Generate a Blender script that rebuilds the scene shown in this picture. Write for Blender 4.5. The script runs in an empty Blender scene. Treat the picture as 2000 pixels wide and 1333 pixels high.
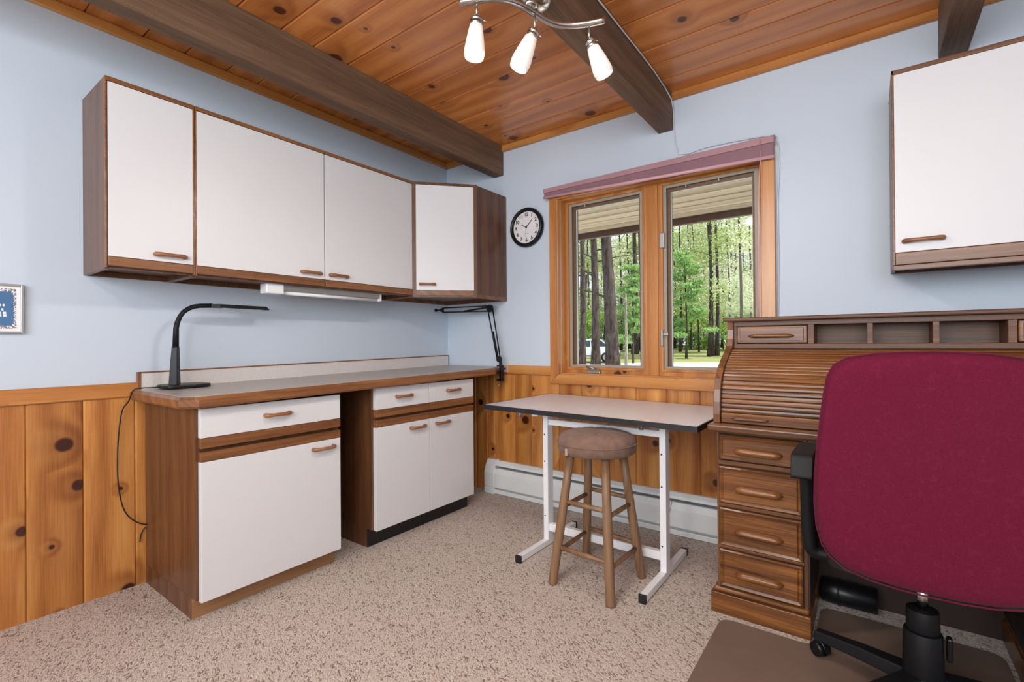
import bpy, bmesh, math, random
from mathutils import Vector, Matrix, noise
R = random.Random(7)
PI = math.pi
scene = bpy.context.scene
COL = scene.collection

# ------------------------------------------------------------------ camera
F_PX, YAW, PIT, ROLL = 942.11, -0.637814, 0.003391, -0.007973
CAM = Vector((2.72, -2.807, 1.10))
def cam_axes():
    cy, sy = math.cos(YAW), math.sin(YAW)
    f = Vector((sy*math.cos(PIT), cy*math.cos(PIT), math.sin(PIT)))
    r = Vector((cy, -sy, 0)); u = r.cross(f)
    return (math.cos(ROLL)*r + math.sin(ROLL)*u, -math.sin(ROLL)*r + math.cos(ROLL)*u, f)
AR, AU, AF = cam_axes()
cam = bpy.data.cameras.new('camera'); cam.sensor_width = 36; cam.lens = F_PX/2000*36
cam.clip_start = 0.02; cam.clip_end = 400
co = bpy.data.objects.new('camera', cam); COL.objects.link(co)
m = Matrix((AR, AU, -AF)).transposed().to_4x4(); m.translation = CAM
co.matrix_world = m
scene.camera = co
def ray(px, py): return AR*((px-1000)/F_PX) - AU*((py-666.5)/F_PX) + AF
def at_x(px, py, x): d = ray(px, py); return CAM + d*((x-CAM.x)/d.x)
def at_y(px, py, y): d = ray(px, py); return CAM + d*((y-CAM.y)/d.y)
def at_z(px, py, z): d = ray(px, py); return CAM + d*((z-CAM.z)/d.z)

# ------------------------------------------------------------------ world, sun, lights, exposure
w = bpy.data.worlds.new('sky'); scene.world = w; w.use_nodes = True
bg = w.node_tree.nodes['Background']
bg.inputs[0].default_value = (0.80, 0.90, 1.0, 1); bg.inputs[1].default_value = 1.25
def light(name, kind, loc, energy, color=(1, 1, 1), **kw):
    l = bpy.data.lights.new(name, kind); l.energy = energy; l.color = color
    for k, v in kw.items(): setattr(l, k, v)
    o = bpy.data.objects.new(name, l); COL.objects.link(o); o.location = loc
    return o
sun = light('sun', 'SUN', (10, 10, 20), 7.0, (1.0, 0.96, 0.88), angle=0.012)
sun.rotation_euler = Vector((-0.72, -0.30, -0.85)).to_track_quat('-Z', 'Y').to_euler()
# added area fill behind the camera
a = light('rear_fill_area', 'AREA', (2.5, -4.55, 1.75), 118, (0.90, 0.96, 1.0), shape='RECTANGLE', size=3.2, size_y=1.3)
a.rotation_euler = Vector((-0.10, 1, 0.0)).to_track_quat('-Z', 'Y').to_euler()
# added point fill behind the camera, without any fixture
light('rear_fill_point', 'POINT', (2.2, -3.3, 2.25), 32, (0.98, 0.97, 0.95), shadow_soft_size=0.12)
vs = scene.view_settings
vs.view_transform = 'Standard'; vs.look = 'None'; vs.gamma = 1; vs.exposure = 0.0; vs.use_curve_mapping = False

# ------------------------------------------------------------------ materials
def srgb(r, g, b):
    f = lambda c: (c/255/12.92) if c/255 <= 0.04045 else ((c/255+0.055)/1.055)**2.4
    return (f(r), f(g), f(b), 1)
class NT:
    def __init__(s, name):
        s.m = bpy.data.materials.new(name); s.m.use_nodes = True
        s.t = s.m.node_tree; s.b = s.t.nodes['Principled BSDF']
    def n(s, typ, **kw):
        x = s.t.nodes.new(typ)
        for k, v in kw.items(): setattr(x, k, v)
        return x
    def put(s, sock, v):
        if hasattr(v, 'is_output'): s.t.links.new(v, sock)
        elif v is not None: sock.default_value = v
    def math(s, op, a, b=None, c=None, clamp=False):
        x = s.n('ShaderNodeMath', operation=op); x.use_clamp = clamp
        for i, v in enumerate((a, b, c)):
            if v is not None: s.put(x.inputs[i], v)
        return x.outputs[0]
    def mix(s, f, a, b, mode='MIX'):
        x = s.n('ShaderNodeMix', data_type='RGBA', blend_type=mode)
        s.put(x.inputs[0], f); s.put(x.inputs[6], a); s.put(x.inputs[7], b)
        return x.outputs[2]
    def noise(s, vec, scale, detail=3, rough=0.55, dist=0.0, dim='3D'):
        x = s.n('ShaderNodeTexNoise', noise_dimensions=dim)
        s.put(x.inputs['Vector'], vec)
        x.inputs['Scale'].default_value = scale; x.inputs['Detail'].default_value = detail
        x.inputs['Roughness'].default_value = rough; x.inputs['Distortion'].default_value = dist
        return x.outputs[0]
    def comb(s, x, y, z=0.0):
        c = s.n('ShaderNodeCombineXYZ')
        for i, v in enumerate((x, y, z)): s.put(c.inputs[i], v)
        return c.outputs[0]
    def rng(s, v, a, b, c, d, smooth=True):
        x = s.n('ShaderNodeMapRange', interpolation_type='SMOOTHSTEP' if smooth else 'LINEAR')
        for i, q in enumerate((v, a, b, c, d)): s.put(x.inputs[i], q)
        return x.outputs[0]
    def ramp(s, f, stops):
        x = s.n('ShaderNodeValToRGB'); e = x.color_ramp.elements
        while len(e) < len(stops): e.new(0.5)
        for q, (p, c) in zip(e, stops): q.position = p; q.color = c
        s.put(x.inputs[0], f); return x.outputs[0]
    def obj(s): return s.n('ShaderNodeTexCoord').outputs['Object']
    def sep(s, v):
        x = s.n('ShaderNodeSeparateXYZ'); s.put(x.inputs[0], v); return x.outputs
    def rand(s): return s.n('ShaderNodeObjectInfo').outputs['Random']
    def bump(s, h, strength, dist=0.01):
        x = s.n('ShaderNodeBump'); s.put(x.inputs['Height'], h)
        x.inputs['Strength'].default_value = strength; x.inputs['Distance'].default_value = dist
        s.t.links.new(x.outputs[0], s.b.inputs['Normal'])
    def set(s, **kw):
        names = dict(col='Base Color', rough='Roughness', metal='Metallic', spec='Specular IOR Level', coat='Coat Weight', coatr='Coat Roughness',
                     em='Emission Color', ems='Emission Strength', sheen='Sheen Weight', trans='Transmission Weight', ior='IOR', alpha='Alpha', sss='Subsurface Weight')
        for k, v in kw.items(): s.put(s.b.inputs[names[k]], v)
        return s.m
def plain(name, rgb, rough=0.5, metal=0.0, vary=0.04, scale=30, bump=0.0, **kw):
    t = NT(name); c = srgb(*rgb)
    nz = t.noise(t.obj(), scale, 3)
    lo = tuple(x*(1-vary*2) for x in c[:3])+(1,); hi = tuple(min(1, x*(1+vary*2)) for x in c[:3])+(1,)
    t.set(col=t.mix(nz, lo, hi), rough=rough, metal=metal, **kw)
    if bump: t.bump(nz, bump, 0.002)
    return t.m
def wood(name, light_c, mid_c, dark_c, axis='x', knots=True, rough=0.35, tone=0.16, freq=70, warp=6.0, pores=0.35, knot_c=(58, 26, 14), present=0.42, coat=0.25, kscale=3.6, sine=0.16, bfreq=10, krad=(0.040, 0.085)):
    t = NT(name); o = t.sep(t.obj()); r = t.rand()
    idx = {'x': (0, 1, 2), 'y': (1, 0, 2), 'z': (2, 0, 1)}[axis]
    u = t.math('ADD', o[idx[0]], t.math('MULTIPLY', r, 53.7))
    v = t.math('ADD', t.math('ADD', o[idx[1]], o[idx[2]]), t.math('MULTIPLY', r, 17.3))
    n1 = t.noise(t.comb(t.math('MULTIPLY', u, 1.3), t.math('MULTIPLY', v, 7.0), r), 1.0, 2)
    g = t.math('ADD', t.math('MULTIPLY', v, freq), t.math('MULTIPLY', n1, warp))
    halo = knot = None
    if knots:
        vo = t.n('ShaderNodeTexVoronoi', voronoi_dimensions='2D'); t.put(vo.inputs['Vector'], t.comb(u, v)); vo.inputs['Scale'].default_value = kscale
        cr = t.sep(vo.outputs['Color'])
        wob = t.math('MULTIPLY', t.math('SUBTRACT', t.noise(t.comb(u, v), 25, 2), 0.5), 0.03)
        d = t.math('ADD', vo.outputs['Distance'], wob)
        on = t.math('GREATER_THAN', cr[0], present)
        rad = t.math('MULTIPLY_ADD', t.math('POWER', cr[1], 1.6), krad[1], krad[0])
        knot = t.math('MULTIPLY', t.rng(d, t.math('MULTIPLY', rad, 0.72), t.math('MULTIPLY', rad, 1.12), 1.0, 0.0), on)
        halo = t.math('MULTIPLY', t.rng(d, 0.0, t.math('MULTIPLY', rad, 4.5), 1.0, 0.0), on)
        g = t.math('ADD', g, t.math('MULTIPLY', halo, 7.0))
    s1 = t.math('MULTIPLY_ADD', t.math('SINE', g), 0.5, 0.5)
    fine = t.noise(t.comb(t.math('MULTIPLY', u, 5), t.math('MULTIPLY', v, 190)), 1.0, 3)
    broad = t.noise(t.comb(t.math('MULTIPLY', u, 0.9), t.math('MULTIPLY', v, bfreq), 3.1), 1.0, 3)
    f = t.math('ADD', t.math('MULTIPLY', s1, sine), t.math('ADD', t.math('MULTIPLY', fine, pores), t.math('MULTIPLY', broad, 1.0-sine-pores)))
    col = t.ramp(f, [(0.30, srgb(*dark_c)), (0.50, srgb(*mid_c)), (0.70, srgb(*light_c))])
    tr = t.math('MULTIPLY_ADD', r, tone*2, 1-tone)
    col = t.mix(1.0, col, t.comb(tr, t.math('POWER', tr, 1.15), t.math('POWER', tr, 1.3)), 'MULTIPLY')
    if knots:
        col = t.mix(t.math('MULTIPLY', halo, 0.55), col, srgb(*[(a*0.6+b*0.4)*0.8 for a, b in zip(dark_c, mid_c)]))
        col = t.mix(knot, col, srgb(*knot_c))
    t.set(col=col, rough=rough, coat=coat, coatr=0.18)
    t.bump(f, 0.12, 0.002)
    return t.m
M = {}
M['ceil_pine'] = wood('ceiling_pine', (218, 146, 80), (202, 126, 64), (170, 96, 44), 'x', rough=0.32, tone=0.13, freq=55, kscale=3.0, present=0.28, knot_c=(84, 38, 24), krad=(0.030, 0.10))
M['wall_pine'] = wood('wainscot_pine', (212, 152, 84), (188, 122, 60), (144, 82, 36), 'x', rough=0.30, tone=0.17, freq=50, kscale=4.2, present=0.38, knot_c=(62, 24, 12), krad=(0.040, 0.10))
M['trim_pine'] = wood('trim_pine', (208, 148, 82), (188, 124, 63), (158, 97, 46), 'x', rough=0.32, tone=0.08, freq=45, kscale=3.0, present=0.80)
M['trim_pine_z'] = wood('trim_pine_upright', (206, 146, 80), (186, 122, 62), (156, 96, 46), 'z', rough=0.32, tone=0.04, freq=45, kscale=3.0, present=0.80)
M['kneehole_shade'] = plain('kneehole_shade_brown', (46, 30, 25), 0.6, vary=0.1)  # brown darkened to paint in the shade of the unlit kneehole
M['beam'] = wood('stained_beam', (132, 104, 80), (108, 82, 62), (76, 56, 42), 'y', knots=True, rough=0.7, tone=0.04, freq=40, coat=0.0, pores=0.5, bfreq=25, sine=0.08, knot_c=(50, 36, 28), present=0.75, kscale=2.2)
M['cab_z'] = wood('cabinet_oak_upright', (126, 84, 54), (100, 64, 39), (70, 42, 25), 'z', knots=False, rough=0.38, tone=0.04, freq=60, warp=10, pores=0.5, coat=0.1, bfreq=38, sine=0.10)
M['cab_y'] = wood('cabinet_oak_lengthwise', (158, 108, 68), (130, 84, 50), (96, 58, 33), 'y', knots=False, rough=0.38, tone=0.05, freq=60, warp=10, pores=0.5, coat=0.1, bfreq=38, sine=0.10)
M['cab_x'] = wood('cabinet_oak_crosswise', (150, 106, 72), (124, 84, 55), (92, 58, 36), 'x', knots=False, rough=0.38, tone=0.05, freq=60, warp=10, pores=0.5, coat=0.1, bfreq=38, sine=0.10)
M['toe_oak'] = wood('toe_kick_oak', (176, 132, 92), (154, 110, 72), (122, 82, 50), 'y', knots=False, rough=0.5, tone=0.03, freq=40, warp=12, pores=0.4, coat=0, bfreq=38, sine=0.10)
M['desk_x'] = wood('desk_oak', (154, 100, 47), (110, 66, 29), (54, 30, 12), 'x', knots=False, rough=0.34, tone=0.06, freq=75, warp=14, pores=0.5, coat=0.18, bfreq=38, sine=0.10)
M['desk_z'] = wood('desk_oak_upright', (138, 90, 54), (106, 66, 38), (64, 37, 21), 'z', knots=False, rough=0.30, tone=0.05, freq=75, warp=10, pores=0.5, coat=0.3, bfreq=38, sine=0.10)
M['desk_dark'] = wood('desk_oak_shelf', (130, 86, 54), (100, 63, 39), (66, 39, 23), 'x', knots=False, rough=0.5, tone=0.04, freq=80, pores=0.55, coat=0.05, bfreq=38, sine=0.10)
M['stool_wood'] = wood('stool_wood', (154, 120, 88), (130, 98, 70), (98, 72, 50), 'z', knots=False, rough=0.5, tone=0.06, freq=90, pores=0.5, coat=0.05, bfreq=38, sine=0.10)
M['pull'] = wood('pull_oak', (168, 116, 80), (146, 96, 62), (112, 70, 44), 'y', knots=False, rough=0.4, tone=0.05, freq=90, pores=0.4, coat=0.1, bfreq=38, sine=0.10)
M['soffit'] = wood('soffit_boards', (204, 186, 164), (182, 162, 140), (150, 130, 110), 'x', knots=False, rough=0.8, tone=0.06, freq=30, warp=5, pores=0.3, coat=0)
M['fascia'] = plain('fascia_brown', (92, 66, 54), 0.7, vary=0.1)
def wallpaint():
    t = NT('pale_blue_paint'); p = t.obj()
    n = t.noise(p, 1.1, 3); f = t.noise(p, 220, 2)
    t.set(col=t.mix(n, srgb(197, 211, 224), srgb(205, 215, 228)), rough=0.72); t.bump(f, 0.06, 0.002); return t.m
M['paint'] = wallpaint()
def carpet():
    t = NT('frieze_carpet'); p = t.obj(); o = t.sep(p)
    rot = t.n('ShaderNodeVectorRotate', rotation_type='Z_AXIS'); t.put(rot.inputs['Vector'], p); rot.inputs['Angle'].default_value = 0.5
    st = t.n('ShaderNodeVectorMath', operation='MULTIPLY'); t.put(st.inputs[0], rot.outputs[0]); st.inputs[1].default_value = (0.62, 1.25, 1.0)
    q = st.outputs[0]
    a = t.noise(q, 62, 3, 0.6, 1.6)
    b = t.noise(q, 170, 2, 0.6, 0.8)
    c = t.noise(p, 1.6, 2)
    vo = t.n('ShaderNodeTexVoronoi'); t.put(vo.inputs['Vector'], q); vo.inputs['Scale'].default_value = 60
    fl = t.rng(t.math('ADD', a, t.math('MULTIPLY', t.math('SUBTRACT', b, 0.5), 0.5)), 0.36, 0.46, 1.0, 0.0)
    base = t.mix(t.rng(b, 0.3, 0.7, 0, 1), srgb(176, 160, 147), srgb(226, 213, 202))
    base = t.mix(t.rng(c, 0.35, 0.65, 0.0, 0.35), base, srgb(206, 188, 176))
    col = t.mix(t.math('MULTIPLY', fl, 0.9), base, srgb(112, 94, 82))
    t.set(col=col, rough=0.95, spec=0.1, sheen=0.15)
    h = t.math('ADD', t.math('MULTIPLY', a, 0.7), t.math('MULTIPLY', b, 0.4))
    t.bump(h, 0.9, 0.012); return t.m
M['carpet'] = carpet()
M['white_lam'] = plain('white_laminate', (222, 222, 224), 0.42, vary=0.01, scale=4)
M['counter'] = plain('greige_laminate', (176, 166, 158), 0.32, vary=0.08, scale=240)
M['splash'] = plain('speckled_splash', (214, 208, 204), 0.45, vary=0.07, scale=160)
M['black_toe'] = plain('black_vinyl', (24, 22, 22), 0.5, vary=0.1)
M['gap'] = plain('dark_gap', (40, 26, 18), 0.8)
M['chrome'] = plain('brushed_chrome', (196, 194, 190), 0.22, 1.0, 0.05, 90)
M['steel'] = plain('dull_steel', (170, 168, 165), 0.4, 0.9, 0.05)
M['black_plastic'] = plain('black_plastic', (17, 17, 20), 0.35, vary=0.1, spec=0.4)
M['black_matte'] = plain('charcoal_plastic', (16, 16, 19), 0.55, vary=0.08, spec=0.3)
M['rubber'] = plain('black_rubber', (18, 18, 20), 0.6)
M['white_metal'] = plain('white_enamel', (236, 237, 240), 0.35, vary=0.01)
M['heater'] = plain('heater_enamel', (228, 232, 232), 0.4, vary=0.015)
M['heater_dark'] = plain('heater_fins', (178, 182, 186), 0.5, 0.1)
M['table_top'] = plain('drafting_laminate', (216, 213, 219), 0.28, vary=0.02, scale=8)
M['table_edge'] = plain('black_edge_band', (30, 30, 33), 0.45, vary=0.25, scale=60)
M['grey_frame'] = plain('screen_frame_grey', (158, 148, 134), 0.5, vary=0.03)
M['sash'] = plain('bronze_sash', (112, 84, 60), 0.55, vary=0.08)
M['bead'] = plain('glazing_bead', (206, 206, 206), 0.5)
M['brass'] = plain('pale_brass', (214, 190, 150), 0.3, 0.8)
M['mauve'] = plain('mauve_shade', (142, 106, 116), 0.7, vary=0.03, scale=90)
M['mauve_lt'] = plain('mauve_rail', (178, 138, 144), 0.5, vary=0.02)
M['pink_rail'] = plain('pink_bar', (214, 168, 178), 0.45, vary=0.02)
M['pink_plate'] = plain('pink_outlet', (196, 160, 156), 0.5)
M['cable'] = plain('white_cable', (206, 210, 216), 0.5)
M['mat'] = plain('brown_chair_mat', (118, 98, 86), 0.55, vary=0.08, scale=9)
M['clock_face'] = plain('clock_dial', (232, 228, 230), 0.5, vary=0.01)
M['black_ink'] = plain('black_ink', (22, 22, 24), 0.6)
M['grey_ink'] = plain('grey_ink', (150, 150, 152), 0.6)
M['silver_frame'] = plain('silver_frame', (176, 174, 174), 0.35, 0.6)
M['paper'] = plain('white_mount', (242, 242, 244), 0.6, vary=0.01)
M['print_blue'] = plain('blue_print', (76, 116, 160), 0.35, vary=0.06, scale=12)
def lacework():
    t = NT('ornament_print'); n = t.noise(t.obj(), 130, 3, 0.6, 1.5)
    t.set(col=t.ramp(n, [(0.46, srgb(110, 106, 108)), (0.56, srgb(245, 245, 248))]), rough=0.4); return t.m
M['lace'] = lacework()
def burgundy():
    t = NT('burgundy_fabric'); p = t.obj()
    n = t.noise(p, 420, 2); s = t.noise(p, 60, 3, 0.6, 1.0); b = t.noise(p, 5, 2)
    col = t.mix(n, srgb(74, 10, 34), srgb(122, 28, 60)); col = t.mix(t.rng(s, 0.5, 0.75, 0, 0.3), col, srgb(128, 40, 70))
    col = t.mix(t.math('MULTIPLY', b, 0.3), col, srgb(84, 12, 38))
    t.set(col=col, rough=0.9, sheen=0.05, spec=0.15); t.bump(n, 0.25, 0.002); return t.m
M['burgundy'] = burgundy()
def suede():
    t = NT('brown_suede'); p = t.obj()
    n = t.noise(p, 14, 4, 0.6, 0.6); f = t.noise(p, 200, 2)
    t.set(col=t.mix(n, srgb(88, 66, 56), srgb(146, 118, 104)), rough=0.9, sheen=0.08, spec=0.15); t.bump(f, 0.2, 0.002); return t.m
M['suede'] = suede()
M['suede_tag'] = plain('pale_tab', (186, 160, 146), 0.8)
def glass():
    t = NT('window_glass')
    g = t.n('ShaderNodeBsdfGlossy'); g.inputs['Roughness'].default_value = 0.02
    tr = t.n('ShaderNodeBsdfTransparent'); tr.inputs[0].default_value = (0.97, 0.985, 0.98, 1)
    fr = t.n('ShaderNodeFresnel'); fr.inputs[0].default_value = 1.18
    mx = t.n('ShaderNodeMixShader'); t.t.links.new(fr.outputs[0], mx.inputs[0]); t.t.links.new(tr.outputs[0], mx.inputs[1]); t.t.links.new(g.outputs[0], mx.inputs[2])
    t.t.links.new(mx.outputs[0], t.t.nodes['Material Output'].inputs[0]); return t.m
M['glass'] = glass()
def shade_glass():
    t = NT('frosted_shade'); o = t.sep(t.obj())
    t.set(col=srgb(250, 240, 230), rough=0.35, em=(1.0, 0.90, 0.78, 1), ems=0.28); return t.m
M['shade'] = shade_glass()
def bulb():
    t = NT('lit_bulb'); t.set(col=(1, 1, 1, 1), em=(1.0, 0.92, 0.8, 1), ems=5.0); return t.m
M['bulb'] = bulb()
def bark(name, a, b, sc=9):
    t = NT(name); o = t.sep(t.obj())
    v = t.comb(t.math('MULTIPLY', o[0], 1.0), t.math('MULTIPLY', o[1], 1.0), t.math('MULTIPLY', o[2], 0.25))
    n = t.noise(v, sc, 5, 0.65, 0.8)
    t.set(col=t.ramp(n, [(0.35, srgb(*a)), (0.65, srgb(*b))]), rough=0.95, spec=0.1); t.bump(n, 0.8, 0.05); return t.m
M['bark'] = bark('dark_bark', (40, 34, 32), (96, 84, 80))
M['bark_pale'] = bark('pale_bark', (104, 98, 92), (176, 170, 160))
def leaf(name, a, b, tr=0.45):
    t = NT(name); r = t.n('ShaderNodeNewGeometry').outputs['Random Per Island']
    c = t.mix(r, srgb(*a), srgb(*b))
    d = t.n('ShaderNodeBsdfDiffuse'); t.put(d.inputs[0], c)
    l = t.n('ShaderNodeBsdfTranslucent'); t.put(l.inputs[0], c)
    mx = t.n('ShaderNodeMixShader'); mx.inputs[0].default_value = tr
    t.t.links.new(d.outputs[0], mx.inputs[1]); t.t.links.new(l.outputs[0], mx.inputs[2])
    t.t.links.new(mx.outputs[0], t.t.nodes['Material Output'].inputs[0]); return t.m
M['leaf_a'] = leaf('spring_leaves', (150, 172, 104), (226, 232, 182))
M['leaf_b'] = leaf('pale_leaves', (178, 186, 140), (242, 242, 216))
M['leaf_c'] = leaf('pine_needles', (112, 156, 92), (190, 214, 146))
M['leaf_d'] = leaf('understory_leaves', (120, 160, 70), (200, 222, 136))
def ground_mat():
    t = NT('forest_ground'); p = t.obj(); n = t.noise(p, 0.5, 4); f = t.noise(p, 9, 3)
    c = t.mix(f, srgb(120, 116, 70), srgb(168, 152, 112)); c = t.mix(t.rng(n, 0.42, 0.6, 0, 1), c, srgb(128, 150, 74))
    t.set(col=c, rough=0.95); return t.m
M['ground'] = ground_mat()
M['gravel'] = plain('pale_gravel', (226, 220, 212), 0.9, vary=0.08, scale=14)
M['car_paint'] = plain('white_car_paint', (240, 242, 246), 0.2, vary=0.01, coat=0.6)
M['car_glass'] = plain('tinted_glass', (58, 74, 88), 0.08, vary=0.05)
M['tyre'] = plain('tyre', (26, 26, 28), 0.8)

# ------------------------------------------------------------------ mesh helpers
def origin_of(o):
    v = Vector((0, 0, 0))
    while o is not None: v += o.location; o = o.parent
    return v
class MB:
    def __init__(s): s.v = []; s.f = []; s.sm = []
    def add(s, vs, fs, smooth=False):
        b = len(s.v); s.v += [Vector(p) for p in vs]
        for f in fs: s.f.append([b+i for i in f]); s.sm.append(smooth)
        return s
    def box(s, x0, x1, y0, y1, z0, z1):
        x0, x1 = sorted((x0, x1)); y0, y1 = sorted((y0, y1)); z0, z1 = sorted((z0, z1))
        return s.add([(x0,y0,z0),(x1,y0,z0),(x1,y1,z0),(x0,y1,z0),(x0,y0,z1),(x1,y0,z1),(x1,y1,z1),(x0,y1,z1)],
                     [(3,2,1,0),(4,5,6,7),(0,1,5,4),(1,2,6,5),(2,3,7,6),(3,0,4,7)])
    def prism(s, poly, a, b, axis='z', smooth=False):
        def P(p, h): return {'z': (p[0], p[1], h), 'x': (h, p[0], p[1]), 'y': (p[0], h, p[1])}[axis]
        n = len(poly)
        vs = [P(p, a) for p in poly]+[P(p, b) for p in poly]
        base = len(s.v); s.v += [Vector(p) for p in vs]
        for f in [list(range(n))[::-1], list(range(n, 2*n))]: s.f.append([base+i for i in f]); s.sm.append(False)
        for i in range(n):
            j = (i+1) % n; s.f.append([base+i, base+j, base+n+j, base+n+i]); s.sm.append(smooth)
        return s
    def tube(s, pts, rad, seg=10, cap=True, smooth=True, flat=None):
        pts = [Vector(p) for p in pts]; n = len(pts)
        rads = rad if isinstance(rad, (list, tuple)) else [rad]*n
        base = len(s.v); prev = None
        for i, p in enumerate(pts):
            t = (pts[min(i+1, n-1)]-pts[max(i-1, 0)]).normalized()
            if prev is None:
                ref = Vector((0, 0, 1)) if abs(t.z) < 0.9 else Vector((1, 0, 0))
                a = t.cross(ref).normalized()
            else:
                a = (prev-t*prev.dot(t)); a = a.normalized() if a.length > 1e-6 else t.orthogonal().normalized()
            prev = a; b = t.cross(a)
            fa, fb = flat if flat else (1, 1)
            for k in range(seg):
                q = 2*PI*k/seg; s.v.append(p+a*(math.cos(q)*rads[i]*fa)+b*(math.sin(q)*rads[i]*fb))
        for i in range(n-1):
            for k in range(seg):
                j = (k+1) % seg
                s.f.append([base+i*seg+k, base+i*seg+j, base+(i+1)*seg+j, base+(i+1)*seg+k]); s.sm.append(smooth)
        if cap:
            s.f.append([base+k for k in range(seg)][::-1]); s.sm.append(False)
            s.f.append([base+(n-1)*seg+k for k in range(seg)]); s.sm.append(False)
        return s
    def cyl(s, a, b, r0, r1=None, seg=20, smooth=True): return s.tube([a, b], [r0, r0 if r1 is None else r1], seg, True, smooth)
    def lathe(s, prof, c=(0, 0, 0), axis=(0, 0, 1), seg=32, smooth=True):
        ax = Vector(axis).normalized(); a = ax.orthogonal().normalized(); b = ax.cross(a); c = Vector(c)
        base = len(s.v); n = len(prof)
        for (r, h) in prof:
            for k in range(seg):
                q = 2*PI*k/seg; s.v.append(c+ax*h+a*(r*math.cos(q))+b*(r*math.sin(q)))
        for i in range(n-1):
            for k in range(seg):
                j = (k+1) % seg
                s.f.append([base+i*seg+k, base+i*seg+j, base+(i+1)*seg+j, base+(i+1)*seg+k]); s.sm.append(smooth)
        for i, rev in ((0, True), (n-1, False)):
            if prof[i][0] > 1e-5:
                f = [base+i*seg+k for k in range(seg)]; s.f.append(f[::-1] if rev else f); s.sm.append(False)
        return s
    def map(s, fn): s.v = [Vector(fn(p)) for p in s.v]; return s
    def build(s, name, mat, parent=None, bevel=0.0, world=True, loc=None, segs=2):
        me = bpy.data.meshes.new(name)
        off = origin_of(parent) if (parent is not None and world) else Vector((0, 0, 0))
        if parent is None and loc is not None and world: off = Vector(loc)
        me.from_pydata([tuple(p-off) for p in s.v], [], s.f)
        for p, k in zip(me.polygons, s.sm): p.use_smooth = k
        bm = bmesh.new(); bm.from_mesh(me)
        bmesh.ops.remove_doubles(bm, verts=bm.verts, dist=1e-6)
        if bevel:
            ed = [e for e in bm.edges if len(e.link_faces) == 2 and e.calc_face_angle(0) > 0.6]
            bmesh.ops.bevel(bm, geom=ed, offset=bevel, segments=segs, affect='EDGES', profile=0.5, clamp_overlap=True)
        bmesh.ops.recalc_face_normals(bm, faces=bm.faces)
        bm.to_mesh(me); bm.free()
        me.materials.append(M[mat])
        o = bpy.data.objects.new(name, me); COL.objects.link(o)
        if parent is not None: o.parent = parent
        elif loc is not None: o.location = loc
        return o
def thing(name, label, cat, loc=(0, 0, 0), rz=0, group=None):
    o = bpy.data.objects.new(name, None); COL.objects.link(o); o.location = loc; o.rotation_euler = (0, 0, rz)
    o.empty_display_size = 0.1
    return tag(o, label, cat, group)
def tag(o, label=None, cat=None, group=None, kind=None):
    for k, v in (('label', label), ('category', cat), ('group', group), ('kind', kind)):
        if v: o[k] = v
    return o
def struct(o, label=None): o['kind'] = 'structure'; o['label'] = label; return o
def bx(name, mat, parent, x0, x1, y0, y1, z0, z1, bevel=0.002, world=True, label=None):
    o = MB().box(x0, x1, y0, y1, z0, z1).build(name, mat, parent, bevel, world)
    if label: o['label'] = label
    return o
def copy_tree(o, parent=None):
    c = o.copy(); COL.objects.link(c); c.parent = parent
    for ch in list(o.children): copy_tree(ch, c)
    return c
def plank(name, mat, parent, length, width, thick, origin, xdir, zdir, cham=0.004):
    """a board: local x along the length, local z out of the visible face"""
    w = width/2
    prof = [(-w, -thick), (w, -thick), (w, -cham), (w-cham, 0), (-w+cham, 0), (-w, -cham)]
    me_key = None
    mb = MB().prism(prof, -length/2, length/2, 'x')
    o = mb.build(name, mat, None, 0)
    xd = Vector(xdir).normalized(); zd = Vector(zdir).normalized(); yd = zd.cross(xd)
    mw = Matrix((xd, yd, zd)).transposed().to_4x4(); mw.translation = Vector(origin)
    o.matrix_world = mw
    if parent is not None: o.parent = parent
    return o

# ------------------------------------------------------------------ room shell
XR, YB, ZC = 4.3, -4.7, 2.54
floor = struct(MB().box(-0.12, XR, YB, 0.0, -0.12, 0.0).build('floor', 'carpet'), 'beige frieze carpet with brown flecks')
wl = struct(MB().box(-0.14, 0.0, YB, 0.15, -0.12, 2.75).build('wall_left', 'paint'), 'pale blue painted wall above knotty pine boards')
wx0, wx1, wz0, wz1 = 1.05, 2.272, 0.888, 2.058
mb = MB().box(0, wx0, 0, 0.15, -0.12, 2.75).box(wx1, XR, 0, 0.15, -0.12, 2.75).box(wx0, wx1, 0, 0.15, -0.12, wz0).box(wx0, wx1, 0, 0.15, wz1, 2.75)
wb = struct(mb.build('wall_back', 'paint'), 'pale blue painted window wall above knotty pine boards')
struct(MB().box(XR, XR+0.14, YB, 0.15, -0.12, 2.75).build('wall_right', 'paint'), 'pale blue painted side wall')
struct(MB().box(-0.14, XR+0.14, YB-0.14, YB, -0.12, 2.75).build('wall_front', 'paint'), 'pale blue painted wall behind the photographer')
ceil = struct(MB().box(-0.14, XR+0.14, YB, 0.15, ZC+0.02, 2.80).build('ceiling', 'trim_pine'), 'varnished knotty pine plank ceiling')
ys = [0.0, -0.175, -0.345, -0.49, -0.735, -0.92, -1.09, -1.31, -1.50, -1.66]
while ys[-1] > -4.5: ys.append(ys[-1]-R.choice((0.15, 0.17, 0.19, 0.21)))
for i in range(len(ys)-1):
    y1, y0 = ys[i], ys[i+1]
    plank('plank', 'ceil_pine', ceil, XR, (y1-y0)-0.0015, 0.018, (XR/2, (y0+y1)/2, ZC), (1, 0, 0), (0, 0, -1), 0.006)
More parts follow.
